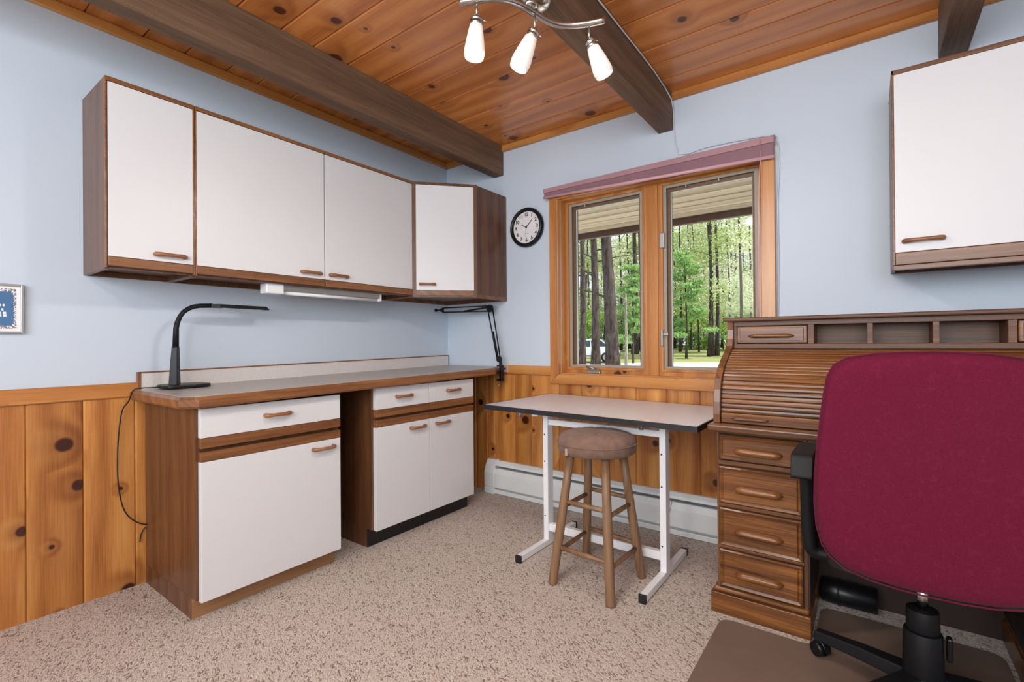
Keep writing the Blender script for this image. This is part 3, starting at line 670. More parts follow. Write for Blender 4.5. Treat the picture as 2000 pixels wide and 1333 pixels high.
# clamp arm
JY = -0.10
j0 = at_y(975, 702, JY); j1 = at_y(957, 603, JY); j2 = Vector((0.095, -0.185, at_y(866, 606, -0.185).z)); j2.x = at_y(866, 606, -0.185).x
t = thing('clamp_lamp_arm', 'black spring-balanced lamp arm clamped to the worktop corner', 'lamp arm', (j0.x, JY, cz(JY)))
bxx = j0.x
m_ = MB().box(bxx-0.012, bxx+0.024, JY-0.016, JY+0.016, cz(JY)+0.004, cz(JY)+0.014).box(bxx+0.010, bxx+0.030, JY-0.014, JY+0.014, 0.832, cz(JY)+0.014).box(bxx-0.016, bxx+0.030, JY-0.014, JY+0.014, 0.826, 0.842)
m_.box(bxx+0.004, bxx+0.022, JY-0.010, JY+0.010, cz(JY)+0.014, j0.z-0.015)
m_.build('clamp', 'black_plastic', t, 0.002)
MB().cyl((bxx-0.004, JY, 0.800), (bxx-0.004, JY, 0.858), 0.004, seg=10).cyl((bxx-0.004, JY, 0.792), (bxx-0.004, JY, 0.802), 0.009, seg=12).build('clamp_screw', 'steel', t)
def bar(name, a_, b_, r_, mat='black_plastic'): return MB().tube([a_, b_], r_, 8).build(name, mat, t)
ofs = Vector((0.018, 0, 0.002)); up = Vector((0, 0, 0.019))
bar('lower_rod', j0-ofs, j1-ofs+Vector((0, 0, -0.014)), 0.005); bar('lower_rod', j0+ofs*0.6, j1+ofs*1.3, 0.005)
bar('upper_rod', j1+up, j2+up*0.8, 0.005); bar('upper_rod', j1-up, j2-up*0.9, 0.005)
bar('spring', j1+up*0.6, j1.lerp(j2, 0.55)-up*0.8, 0.0065, 'black_matte'); bar('spring', j0-ofs*0.4, j0.lerp(j1, 0.55)-ofs*0.6, 0.006, 'black_matte')
for nm, c_, r_ in (('elbow_joint', j1, 0.028), ('base_joint', j0, 0.022)):
    MB().cyl(c_+Vector((0, -0.008, 0)), c_+Vector((0, 0.008, 0)), r_, seg=18).build(nm, 'black_plastic', t, 0.001)
ad = (j2-j1).normalized()
MB().add([j2+up+Vector((0, -0.007, 0)), j2-up+Vector((0, -0.007, 0)), j2+ad*0.045+Vector((0, -0.007, 0)), j2+up+Vector((0, 0.007, 0)), j2-up+Vector((0, 0.007, 0)), j2+ad*0.045+Vector((0, 0.007, 0))], [(0,1,2), (5,4,3), (0,3,4,1), (1,4,5,2), (2,5,3,0)]).build('tip_plate', 'black_plastic', t)
MB().cyl(j2+ad*0.045, j2+ad*0.060, 0.006, seg=10).cyl(j2+ad*0.060, j2+ad*0.072, 0.013, seg=14).build('tip_knob', 'black_plastic', t)

# ------------------------------------------------------------------ spotlight fixture under the middle beam
BZ = 2.25
t = thing('spotlight_bar', 'wavy chrome ceiling bar with three lit frosted glass shades', 'ceiling light', (1.773, -1.37, 2.325))
MB().lathe([(0.0, -0.034), (0.020, -0.033), (0.044, -0.024), (0.054, -0.010), (0.056, 0.0)], (1.773, -1.37, 2.325), (0, 0, 1), 32).build('canopy', 'chrome', t)
MB().cyl((1.773, -1.37, 2.295), (1.773, -1.37, BZ), 0.007, seg=12).build('post', 'chrome', t)
bp = [at_z(px, py, BZ) for px, py in ((899, 6), (915, 3), (935, 0), (960, -3), (985, -1), (1006, 5), (1024.5, 13.6), (1043, 25.5), (1063.6, 38), (1078, 44.5), (1092.5, 48.5), (1118, 50), (1152, 46), (1181, 39.5))]
bm_ = MB(); pts = smooth_path(bp, 3)
bm_.tube(pts, 0.0135, 10, flat=(1.0, 0.8)).build('bar', 'chrome', t)
MB().lathe([(0.0, -0.010), (0.022, -0.008), (0.028, 0.0), (0.022, 0.006), (0.0, 0.008)], (*at_z(1036, 18, BZ).xy, BZ+0.012), (0, 0, 1), 24).build('clamp_disc', 'chrome', t)
for (stx, sty, jx, jy, ex, ey) in ((931, 3, 930, 30, 926, 113), (1044.5, 27, 1044, 56, 1012.5, 133), (1150.5, 52, 1150, 76, 1181, 147)):
    top = at_z(stx, sty, BZ-0.006); dep = (top-CAM).dot(AF)
    P3 = lambda px, py: CAM+ray(px, py)*dep
    j = Vector((top.x, top.y, P3(jx, jy).z)); e = P3(ex, ey); ax = (e-j).normalized(); ln = (e-j).length
    hd = MB().cyl(top, j, 0.0035, seg=8); stem = hd.build('stem', 'chrome', t)
    hol = MB().lathe([(0.006, -0.004), (0.014, 0.004), (0.020, 0.012), (0.021, 0.018), (0.017, 0.020), (0.021, 0.024), (0.021, 0.034), (0.018, 0.036)], j, ax, 20).build('lamp_holder', 'chrome', t)
    pr = [(0.018, 0.034), (0.0215, 0.036), (0.025, 0.055), (0.030, 0.085), (0.034, 0.115), (0.0345, 0.128), (0.032, ln), (0.029, ln), (0.031, 0.127), (0.0305, 0.115), (0.027, 0.085), (0.0225, 0.055), (0.018, 0.040)]
    MB().lathe(pr, j, ax, 28).build('glass_shade', 'shade', t)
    bb = j+ax*(ln-0.012)
    MB().lathe([(0.0, ln-0.005), (0.020, ln-0.008), (0.027, ln-0.016), (0.016, ln-0.024), (0.0, ln-0.026)], j, ax, 20).build('bulb', 'bulb', t)
    side = ax.cross(AF).normalized()
    MB().tube([j+ax*0.016+side*0.018, j+ax*0.018+side*0.036], 0.0018, 6).build('aiming_pin', 'chrome', hol)
    l = light('bulb_light', 'SPOT', (0, 0, 0), 13, (1.0, 0.95, 0.89), spot_size=math.radians(165), spot_blend=0.6, shadow_soft_size=0.03)
    l.location = e+ax*0.012; l.rotation_euler = ax.to_track_quat('-Z', 'Y').to_euler()

# ------------------------------------------------------------------ drafting table
t = thing('drafting_table', 'white drafting table with black edge on white metal T-legs', 'table', (1.63, -0.57, 0))
def tz(x): return 0.758-(x-1.0)/1.145*0.012
top = MB().box(1.006, 2.142, -0.752, -0.068, 0.0, 0.022).map(lambda p: (p.x, p.y, p.z+tz(p.x)-0.022)).build('tabletop', 'table_top', t, 0)
eb = MB()
for b in ((1.0, 2.148, -0.758, -0.752), (1.0, 2.148, -0.068, -0.062), (1.0, 1.006, -0.752, -0.068), (2.142, 2.148, -0.752, -0.068)): eb.box(*b, -0.0245, 0.0)
eb.map(lambda p: (p.x, p.y, p.z+tz(p.x)+0.0005)).build('edge_band', 'table_edge', t, 0)
for xx in (1.288, 1.930):
    lg = MB().box(xx, xx+0.030, -0.600, -0.545, 0.030, 0.712).build('leg', 'white_metal', t, 0.003)
    for zz in (0.60, 0.455, 0.16) if xx < 1.5 else (0.575, 0.425, 0.15):
        MB().cyl((xx+0.011, -0.602, zz), (xx+0.011, -0.599, zz), 0.004, seg=10).build('adjusting_hole', 'rubber', lg)
    ft = MB().box(xx, xx+0.030, -0.850, -0.295, 0.004, 0.034).build('foot', 'white_metal', t, 0.002)
    for y0 in (-0.862, -0.295): MB().box(xx-0.0015, xx+0.0315, y0, y0+0.013, 0.0, 0.036).build('foot_cap', 'rubber', ft, 0.002)
    MB().box(xx-0.005, xx+0.035, -0.70, -0.16, 0.712, 0.7255).build('top_bracket', 'white_metal', t, 0.002)
bx('cross_rail', 'white_metal', t, 1.318, 1.930, -0.590, -0.560, 0.652, 0.682, 0.002)
bx('stretcher', 'white_metal', t, 1.318, 1.930, -0.590, -0.560, 0.078, 0.118, 0.002)
for xx in (1.21, 1.885):
    k = MB().cyl((xx, -0.70, 0.700), (xx, -0.70, 0.732), 0.011, seg=14).box(xx-0.018, xx+0.018, -0.712, -0.65, 0.722, 0.735).build('tilt_clamp', 'steel', t)
o = MB().tube(smooth_path([(1.918, -0.40, 0.30), (1.905, -0.40, 0.24), (1.893, -0.405, 0.17), (1.893, -0.41, 0.10), (1.903, -0.42, 0.045), (1.90, -0.43, 0.012), (1.84, -0.42, 0.008), (1.72, -0.40, 0.007), (1.60, -0.40, 0.007)]), 0.0055, 8).build('coiled_cord', 'cable', None, loc=(1.9, -0.4, 0)); tag(o, 'pale cord hanging to the carpet behind the drafting table leg', 'cord')

# ------------------------------------------------------------------ stool
sx, sy = 1.70, -0.780
t = thing('bar_stool', 'round brown suede stool on four splayed wooden legs', 'stool', (sx, sy, 0))
feet = [Vector((1.551, -0.935, 0)), Vector((1.847, -0.957, 0)), Vector((1.856, -0.640, 0)), Vector((1.541, -0.590, 0))]
tops = [Vector((sx-0.088, sy-0.082, 0.60)), Vector((sx+0.085, sy-0.088, 0.60)), Vector((sx+0.088, sy+0.085, 0.60)), Vector((sx-0.085, sy+0.088, 0.60))]
for a_, b_ in zip(feet, tops):
    pts = [a_+(b_-a_)*q for q in (0.0, 0.01, 0.35, 0.7, 1.0)]
    MB().tube(pts, [0.019, 0.0205, 0.0215, 0.020, 0.0185], 14).build('leg', 'stool_wood', t)
def lp(i, z): return feet[i]+(tops[i]-feet[i])*(z/0.60)
for (i, k, zs) in ((0, 1, (0.372, 0.166)), (1, 2, (0.345, 0.140)), (2, 3, (0.372, 0.160)), (3, 0, (0.345, 0.140))):
    for z in zs: MB().tube([lp(i, z), lp(i, z).lerp(lp(k, z), 0.5), lp(k, z)], [0.0095, 0.0115, 0.0095], 10).build('rung', 'stool_wood', t)
seatm = MB(); rings = [(0.150, 0.592), (0.168, 0.594), (0.176, 0.602), (0.180, 0.618), (0.181, 0.636), (0.178, 0.652), (0.170, 0.666), (0.155, 0.677), (0.125, 0.686), (0.08, 0.691), (0.03, 0.689), (0.0, 0.686)]
seg = 72
for (r_, z_) in rings:
    for k in range(seg):
        q = 2*PI*k/seg; dip = 0.0035*(abs(math.cos(q*6))**14)*min(1, r_/0.12)*(1 if r_ > 0.04 else 0)
        rr_ = r_-(dip if z_ < 0.67 else 0); seatm.v.append(Vector((sx+rr_*math.cos(q), sy+rr_*math.sin(q), z_-(dip*1.3 if z_ > 0.66 else 0))))
for i in range(len(rings)-1):
    for k in range(seg):
        j_ = (k+1) % seg; seatm.f.append([i*seg+k, i*seg+j_, (i+1)*seg+j_, (i+1)*seg+k]); seatm.sm.append(True)
seatm.f.append(list(range(seg))[::-1]); seatm.sm.append(False)
seatm.build('seat', 'suede', t)
MB().tube([(sx+0.1815*math.cos(q), sy+0.1815*math.sin(q), 0.640) for q in [2*PI*k/48 for k in range(49)]], 0.0028, 6, cap=False).build('welt', 'suede', t)
tq = math.radians(250); MB().box(-0.006, 0.006, -0.1835, -0.178, 0.598, 0.628).map(lambda p: (sx+p.x*math.cos(tq+PI/2)-p.y*math.sin(tq+PI/2), sy+p.x*math.sin(tq+PI/2)+p.y*math.cos(tq+PI/2), p.z)).build('fabric_tab', 'suede_tag', t)

# ------------------------------------------------------------------ roll-top desk
t = thing('roll_top_desk', 'oak roll-top desk with closed tambour, drawers and top cubbyholes', 'desk', (2.82, -0.39, 0))
DXL, DXR, DC = 2.205, 3.435, 2.82
def scoop(parent, x0, x1, zc, y, h=0.0185, mat='desk_x'):
    """long rounded wooden bar pull"""
    n = 14; L_ = x1-x0; pts = []; rad = []
    for k in range(n+1):
        u = k/n; e = min(1.0, math.sin(PI*min(max(u, 0.0), 1.0))*3.2); pts.append((x0+L_*u, y-0.002-0.010*e, zc)); rad.append(max(0.003, h*(e**0.5)))
    return MB().tube(pts, rad, 12, flat=(1.0, 0.85)).build('handle', mat, parent)
def drawer(x0, x1, z0, z1, y, hx=None, hz=None):
    """raised panel drawer front with bevelled border"""
    m_ = MB(); b = 0.014; yo, yi = y-0.020, y-0.008
    lv = [(x0, x1, z0, z1, y), (x0, x1, z0, z1, y-0.012), (x0+0.005, x1-0.005, z0+0.005, z1-0.005, y-0.017), (x0+b, x1-b, z0+b, z1-b, y-0.012), (x0+b+0.003, x1-b-0.003, z0+b+0.003, z1-b-0.003, y-0.018)]
    for (a_, c_, d_, e_, yy) in lv: m_.v += [Vector((a_, yy, d_)), Vector((c_, yy, d_)), Vector((c_, yy, e_)), Vector((a_, yy, e_))]
    for i in range(len(lv)-1):
        for k in range(4): m_.f.append([i*4+k, i*4+(k+1) % 4, i*4+4+(k+1) % 4, i*4+4+k]); m_.sm.append(False)
    m_.f += [[3, 2, 1, 0], [16, 17, 18, 19]]; m_.sm += [False, False]
    d = m_.build('drawer', 'desk_x', t)
    if hx: scoop(d, hx[0], hx[1], hz, y-0.018)
    return d
DZ = [(0.620, 0.720), (0.446, 0.592), (0.273, 0.424), (0.108, 0.257)]
for side in (0, 1):
    mx = (lambda a_, b_: (a_, b_)) if side == 0 else (lambda a_, b_: (2*DC-b_, 2*DC-a_))
    x0, x1 = mx(2.212, 2.530); m_ = MB().box(x0, x1, -0.716, -0.06, 0.10, 0.735); m_.build('pedestal', 'desk_z', t, 0.002)
    x0, x1 = mx(2.192, 2.540); MB().box(x0, x1, -0.744, -0.05, 0.0, 0.082).build('plinth', 'desk_x', t, 0.002)
    x0, x1 = mx(2.200, 2.535); MB().box(x0, x1, -0.736, -0.055, 0.082, 0.102).build('plinth_moulding', 'desk_x', t, 0.008, segs=3)
    x0, x1 = mx(2.220, 2.518); MB().box(x0, x1, -0.7175, -0.70, 0.103, 0.725).build('drawer_gap_shade', 'gap', t)  # added dark plate, painted as the shade in the gaps around drawers
    for (a_, b_) in ((0.5985, 0.6145), (0.4285, 0.4415), (0.2605, 0.2695)):
        MB().box(x0, x1, -0.722, -0.70, a_, b_).build('drawer_rail', 'desk_x', t, 0.001)
    for (z0, z1) in DZ:
        x0, x1 = mx(2.224, 2.514); hxx = mx(2.284, 2.452); drawer(x0, x1, z0, z1, -0.717, hxx, (z0+z1)/2-0.008)
MB().box(2.53, 3.11, -0.708, -0.10, 0.640, 0.735).build('knee_apron', 'desk_z', t, 0.002)
drawer(2.545, 3.095, 0.648, 0.722, -0.709, (2.74, 2.90), 0.68)
MB().box(2.53, 3.11, -0.335, -0.318, 0.0, 0.640).build('modesty_panel', 'kneehole_shade', t)  # panel colour carries the kneehole shade
for x0, x1 in ((2.530, 2.536), (3.104, 3.110)): MB().box(x0, x1, -0.715, -0.335, 0.103, 0.640).build('kneehole_shade_side', 'kneehole_shade', t)  # thin sheets added on the pedestals, coloured as kneehole shade
m_ = MB().box(2.186, 3.454, -0.765, -0.03, 0.735, 0.764); m_.build('desktop', 'desk_x', t, 0.008, segs=3)
SP = [(-0.715, 0.765), (-0.718, 0.800), (-0.714, 0.850), (-0.704, 0.900), (-0.684, 0.945), (-0.645, 0.985), (-0.590, 1.020), (-0.525, 1.052), (-0.482, 1.078), (-0.462, 1.110), (-0.458, 1.150), (-0.462, 1.184)]
prof = SP+[(-0.05, 1.184), (-0.05, 0.765)]
for x0, x1 in ((2.200, 2.226), (3.414, 3.440)): MB().prism(prof, x0, x1, 'x').build('side_panel', 'desk_z', t, 0.002)
MB().box(2.226, 3.414, -0.064, -0.05, 0.765, 1.184).build('back_panel', 'desk_z', t)
MB().box(2.186, 3.454, -0.482, -0.035, 1.186, 1.203).build('top_board', 'desk_dark', t, 0.006, segs=3)
HY = -0.446
m_ = MB().box(2.226, 3.414, HY-0.006, -0.10, 1.166, 1.186); m_.build('top_rail', 'desk_dark', t, 0.001)
MB().box(2.226, 3.414, HY-0.010, -0.10, 1.066, 1.086).build('shelf', 'desk_dark', t, 0.002)
for (a_, b_) in ((2.226, 2.238), (2.5125, 2.535), (2.713, 2.731), (2.908, 2.927), (3.105, 3.1275), (3.402, 3.414)): MB().box(a_, b_, HY-0.004, -0.10, 1.086, 1.166).build('divider', 'desk_dark', t, 0.001)
MB().box(2.535, 3.105, -0.30, -0.285, 1.086, 1.166).build('cubby_back', 'desk_dark', t)
for (a_, b_) in ((2.240, 2.511), (3.129, 3.400)):
    d = bx('small_drawer', 'desk_x', t, a_, b_, HY-0.010, -0.12, 1.088, 1.164, 0.004)
    MB().box(a_+0.012, b_-0.012, HY-0.013, HY-0.009, 1.098, 1.155).build('drawer_field', 'desk_x', d, 0.003)
    scoop(d, (a_+b_)/2-0.088, (a_+b_)/2+0.088, 1.120, HY-0.012, 0.010)
# tambour slats following the curve
tp = [(y+0.026 if i < 8 else y+0.03, z) for i, (y, z) in enumerate(SP)][1:9]
tp = [Vector((0, y, z)) for y, z in tp]; tp = [Vector((0, tp[0].y, 0.806))]+[p for p in smooth_path(tp, 6) if p.z > 0.812 and p.z < 1.066]
acc = [0.0]
for i in range(1, len(tp)): acc.append(acc[-1]+(tp[i]-tp[i-1]).length)
NS = 19; sw = acc[-1]/NS
def along(s_):
    for i in range(1, len(acc)):
        if acc[i] >= s_: f_ = (s_-acc[i-1])/(acc[i]-acc[i-1]); return tp[i-1].lerp(tp[i], f_)
    return tp[-1]
h = sw/2-0.0006
sm_ = MB().prism([(-0.004, -h), (0.0012, -h), (0.0034, -h*0.72), (0.0042, 0), (0.0034, h*0.72), (0.0012, h), (-0.004, h)], 2.227-DC, 3.413-DC, 'x')
slat = None
for k in range(NS):
    p = along((k+0.5)*sw); q0, q1 = along(k*sw), along((k+1)*sw); tg = (q1-q0).normalized(); nrm = Vector((0, -tg.z, tg.y))
    if slat is None:
        slat = sm_.build('slat', 'desk_x', t, 0, world=False); o = slat
    else:
        o = slat.copy(); COL.objects.link(o)
    mw = Matrix((Vector((1, 0, 0)), nrm, tg)).transposed().to_4x4(); mw.translation = Vector((0, p.y+0.39, p.z)); o.matrix_local = mw
lr = MB().box(2.227, 3.413, -0.704, -0.682, 0.766, 0.806).build('lift_rail', 'desk_x', t, 0.003)
for c_ in (2.335, 3.305): scoop(lr, c_-0.065, c_+0.065, 0.786, -0.703, 0.008, 'desk_dark')

# black case under the desk
t = thing('carrying_case', 'black tubular carrying case lying on the carpet under the desk', 'case', (2.64, -0.385, 0))
MB().tube([(2.546, -0.388, 0.052), (2.552, -0.388, 0.052), (2.60, -0.388, 0.052), (2.735, -0.388, 0.050), (2.738, -0.388, 0.050)], [0.040, 0.048, 0.051, 0.049, 0.044], 20).build('body', 'black_plastic', t)
MB().tube([(2.606, -0.388, 0.052), (2.612, -0.388, 0.052)], 0.0525, 20).build('seam_band', 'black_matte', t)

# ------------------------------------------------------------------ chair mat
def rpoly(pts, r, n=6):
    out = []
    for i, p in enumerate(pts):
        p = Vector((*p, 0)); a_ = Vector((*pts[i-1], 0)); b_ = Vector((*pts[(i+1) % len(pts)], 0))
        da, db = (a_-p).normalized(), (b_-p).normalized()
        for k in range(n+1):
            u = k/n; q = (p+da*r)*(1-u)**2+p*2*u*(1-u)+(p+db*r)*u*u; out.append((q.x, q.y))
    return out
o = MB().prism(rpoly([(2.240, -0.782), (2.552, -0.782), (2.552, -0.462), (3.085, -0.462), (3.085, -0.782), (3.40, -0.782), (3.40, -2.0), (2.240, -2.0)], 0.05), 0.001, 0.006, 'z').build('chair_mat', 'mat', None, loc=(2.82, -1.2, 0)); tag(o, 'brown floor mat with a lip reaching under the roll-top desk', 'mat')

# ------------------------------------------------------------------ office chair
CX_, CY_ = 2.84, -0.93
t = thing('office_chair', 'burgundy fabric swivel chair with black arms and wheeled base', 'chair', (CX_, CY_, 0.006))
hw = [(0.0, 0.437), (0.06, 0.438), (0.12, 0.444), (0.18, 0.460), (0.215, 0.487), (0.234, 0.520), (0.246, 0.57), (0.250, 0.64), (0.2475, 0.72), (0.241, 0.80), (0.232, 0.88), (0.223, 0.95), (0.214, 1.0), (0.199, 1.032), (0.168, 1.052), (0.11, 1.063), (0.05, 1.067), (0.0, 1.068)]
outl = [(x, z) for x, z in hw]+[(-x, z) for x, z in hw[1:-1][::-1]]
zc_ = 0.76; bm_ = MB(); n = len(outl)
def back_y(x, z): return -1.165-(z-0.44)*0.11-0.10*(0.0625-x*x)*1.0
layers = [(0.0, 0.052), (0.55, 0.052), (0.85, 0.048), (0.95, 0.040), (0.99, 0.028), (1.0, 0.012), (0.985, 0.002), (0.95, -0.005), (0.85, -0.010), (0.55, -0.013), (0.0, -0.013)]
for (s_, dy) in layers[1:-1]:
    for (x, z) in outl: xx, zz = x*s_, zc_+(z-zc_)*s_; bm_.v.append(Vector((CX_+xx, back_y(xx, zz)+dy, zz)))
for i in range(len(layers)-3):
    for k in range(n):
        j_ = (k+1) % n; bm_.f.append([i*n+k, i*n+j_, (i+1)*n+j_, (i+1)*n+k]); bm_.sm.append(True)
for base, s_, dy in ((0, 0, layers[0][1]), ((len(layers)-3)*n, 0, layers[-1][1])):
    bm_.v.append(Vector((CX_, back_y(0, zc_)+dy, zc_))); ci = len(bm_.v)-1
    for k in range(n): bm_.f.append([base+k, base+(k+1) % n, ci]); bm_.sm.append(True)
bm_.build('backrest', 'burgundy', t)
wp = [Vector((CX_+x*1.003, back_y(x, z)-0.001, zc_+(z-zc_)*1.003)) for x, z in outl]; wp.append(wp[0])
MB().tube(wp, 0.0022, 6, cap=False).build('welt', 'burgundy', t)
MB().prism(rpoly([(CX_-0.235, -1.06), (CX_+0.235, -1.06), (CX_+0.235, -0.68), (CX_-0.235, -0.68)], 0.09), 0.402, 0.432, 'z').build('seat_pan', 'rubber', t, 0.004)
MB().prism(rpoly([(CX_-0.222, -1.08), (CX_+0.222, -1.08), (CX_+0.222, -0.67), (CX_-0.222, -0.67)], 0.09), 0.432, 0.495, 'z').build('seat', 'burgundy', t, 0.02, segs=3)
MB().box(CX_-0.10, CX_+0.10, -1.0, -0.80, 0.372, 0.405).build('tilt_mechanism', 'black_matte', t, 0.006)
MB().tube([(CX_, -0.99, 0.425), (CX_, -1.09, 0.436), (CX_, -1.125, 0.47), (CX_, -1.14, 0.60)], 0.016, 8, flat=(2.0, 0.7)).build('back_bracket', 'black_matte', t)
for s_ in (-1, 1):
    ax_ = CX_+s_*0.288
    ar = MB().tube(smooth_path([(CX_+s_*0.17, -0.96, 0.408), (CX_+s_*0.245, -0.96, 0.408), (CX_+s_*0.274, -0.965, 0.416), (CX_+s_*0.283, -0.97, 0.45), (CX_+s_*0.286, -0.975, 0.55), (CX_+s_*0.288, -0.99, 0.705)], 4), 0.0185, 10, flat=(1.0, 1.1)).build('armrest', 'black_matte', t)
    MB().prism(rpoly([(-1.075, 0.668), (-1.052, 0.742), (-0.80, 0.738), (-0.79, 0.712), (-0.98, 0.700), (-1.03, 0.668)], 0.012, 3), ax_+s_*0.006-0.030, ax_+s_*0.006+0.030, 'x').build('arm_pad', 'black_matte', ar, 0.008, segs=3)
MB().cyl((CX_, CY_, 0.085), (CX_, CY_, 0.236), 0.050, 0.046, 28).build('column_cover', 'black_matte', t, 0.004)
MB().cyl((CX_, CY_, 0.236), (CX_, CY_, 0.300), 0.040, 0.039, 28).build('column_cover', 'black_matte', t, 0.004)
MB().cyl((CX_, CY_, 0.300), (CX_, CY_, 0.372), 0.0145, seg=18).build('gas_lift', 'chrome', t)
MB().box(CX_+0.052, CX_+0.066, CY_-0.014, CY_+0.014, 0.165, 0.235).build('height_lever', 'black_plastic', t, 0.006)
MB().cyl((CX_, CY_, 0.070), (CX_, CY_, 0.112), 0.060, 0.052, 24).build('hub', 'black_matte', t, 0.004)
for k in range(5):
    q = math.radians(159+72*k); d_ = Vector((math.cos(q), math.sin(q), 0)); s_ = Vector((-d_.y, d_.x, 0)); c_ = Vector((CX_, CY_, 0))
    m_ = MB()
    for (r_, w_, z0, z1) in ((0.04, 0.036, 0.072, 0.112), (0.16, 0.027, 0.070, 0.106), (0.298, 0.021, 0.062, 0.092)):
        p = c_+d_*r_; m_.v += [p-s_*w_+Vector((0, 0, z0)), p+s_*w_+Vector((0, 0, z0)), p+s_*w_*0.75+Vector((0, 0, z1)), p-s_*w_*0.75+Vector((0, 0, z1))]
    for i in range(2):
        for j_ in range(4): m_.f.append([i*4+j_, i*4+(j_+1) % 4, i*4+4+(j_+1) % 4, i*4+4+j_]); m_.sm.append(False)
    m_.f += [[3, 2, 1, 0], [8, 9, 10, 11]]; m_.sm += [False, False]
    m_.build('base_leg', 'black_matte', t, 0.004)
    p = c_+d_*0.285
    ca = MB().cyl(p+Vector((0, 0, 0.045)), p+Vector((0, 0, 0.075)), 0.008, seg=10).build('caster', 'black_plastic', t)
    wd = (s_*0.9+d_*0.4).normalized(); wc = p+Vector((0, 0, 0.0315))-d_*0.0
    for e in (-1, 1): MB().cyl(wc+wd*e*0.005, wc+wd*e*0.022, 0.0255, 0.023, 18).build('wheel', 'black_plastic', ca)
    MB().tube([wc+wd*0+Vector((0, 0, 0.0))+(-d_*0.026), wc-d_*0.012+Vector((0, 0, 0.027)), wc+d_*0.012+Vector((0, 0, 0.027)), wc+d_*0.026], 0.009, 8, flat=(1.9, 0.5)).build('hood', 'black_plastic', ca)

# ------------------------------------------------------------------ outside
GZ = -0.5
sof = struct(MB().box(-3.0, 6.0, 0.15, 1.62, 2.2065, 2.32).build('roof_eave', 'gap'), 'overhanging roof eave outside the window')
ysf = [0.15, 0.30, 0.45, 0.60, 0.765, 0.91, 1.07, 1.215, 1.39, 1.55]
for a_, b_ in zip(ysf[:-1], ysf[1:]): plank('board', 'soffit', sof, 9.0, (b_-a_)-0.014, 0.006, (1.5, (a_+b_)/2, 2.20), (1, 0, 0), (0, 0, -1), 0.004)
f_ = MB().box(-3.0, 6.0, 1.55, 1.60, 2.142, 2.30).build('fascia', 'fascia', sof, 0.004)
def gz(d):
    if d < 26: return GZ
    return GZ+0.9*min(1.0, (d-26)/24.0)
def outp(px, d):
    r_ = ray(px, 666.5); r_.z = 0
    p = Vector((CAM.x, CAM.y, 0))+r_*d; return p
# terrain grid laid out away from the house
gm = MB(); ds = [3.2, 6, 10, 14, 18, 22, 26, 30, 34, 38, 42, 46, 50, 60, 80, 110]; pxs = list(range(-600, 3201, 200)); 
fwd2 = Vector((AF.x, AF.y, 0)).normalized(); rt2 = Vector((AR.x, AR.y, 0)).normalized()
vs = []
for d in ds:
    for k in range(-12, 13):
        p = Vector((CAM.x, CAM.y, 0))+fwd2*d+rt2*(k*(2+d*0.12)); y_ = max(p.y, 0.16); vs.append(Vector((p.x, y_, gz(d)+0.06*noise.noise(Vector((p.x*0.3, p.y*0.3, 0)))*(1 if d > 28 else 0.2))))
fs = []
for i in range(len(ds)-1):
    for k in range(24): a0 = i*25+k; fs.append((a0, a0+1, a0+26, a0+25))
gm.add(vs, fs, True); struct(gm.build('ground', 'ground'), 'sunlit forest clearing ground')
# pale driveway, its near part extended to bounce light up to the soffit
dm = MB(); vs = []
for d in (5.0, 10, 16, 22, 27, 31.5):
    for k in (-12, -8, -4, 0, 4, 8, 12):
        p = Vector((CAM.x, CAM.y, 0))+fwd2*(d+0.5*math.sin(k))+rt2*(k*3.2); vs.append((p.x, p.y, gz(d+0.5*math.sin(k))+0.035))
vs = [(x, max(y, 0.2), z) for x, y, z in vs]
fs = []
for i in range(5):
    for k in range(6): a0 = i*7+k; fs.append((a0, a0+1, a0+8, a0+7))
dm.add(vs, fs, True); o = dm.build('driveway_road', 'gravel'); struct(o, 'pale gravel driveway beyond the house')

def leaf_cloud(name, mat, clusters, n, size, rnd, droop=0.0, parent=None):
    """n small leaf blades scattered in ellipsoid clusters (cx, cy, cz, rx, ry, rz)"""
    vs, fs = [], []; tot = sum(c[3]*c[4]*c[5] for c in clusters)
    for c in clusters:
        m_ = max(4, int(n*c[3]*c[4]*c[5]/tot))
        for _ in range(m_):
            while True:
                x, y, z = (rnd.uniform(-1, 1) for _ in range(3))
                if x*x+y*y+z*z <= 1: break
            p = Vector((c[0]+x*c[3], c[1]+y*c[4], c[2]+z*c[5]))
            a_ = Vector((rnd.gauss(0, 1), rnd.gauss(0, 1), rnd.gauss(0, 0.7)-droop)).normalized(); b_ = a_.orthogonal().normalized()
            b_ = (b_*math.cos(rnd.random()*6)+a_.cross(b_)*math.sin(rnd.random()*6)).normalized()
            s_ = size*rnd.uniform(0.6, 1.3); i = len(vs)
            vs += [p-a_*s_, p+b_*s_*0.45, p+a_*s_, p-b_*s_*0.45]; fs.append((i, i+1, i+2, i+3))
    me = bpy.data.meshes.new(name); me.from_pydata([tuple(v) for v in vs], [], fs); me.materials.append(M[mat])
    o = bpy.data.objects.new(name, me); COL.objects.link(o); o.parent = parent
    return o
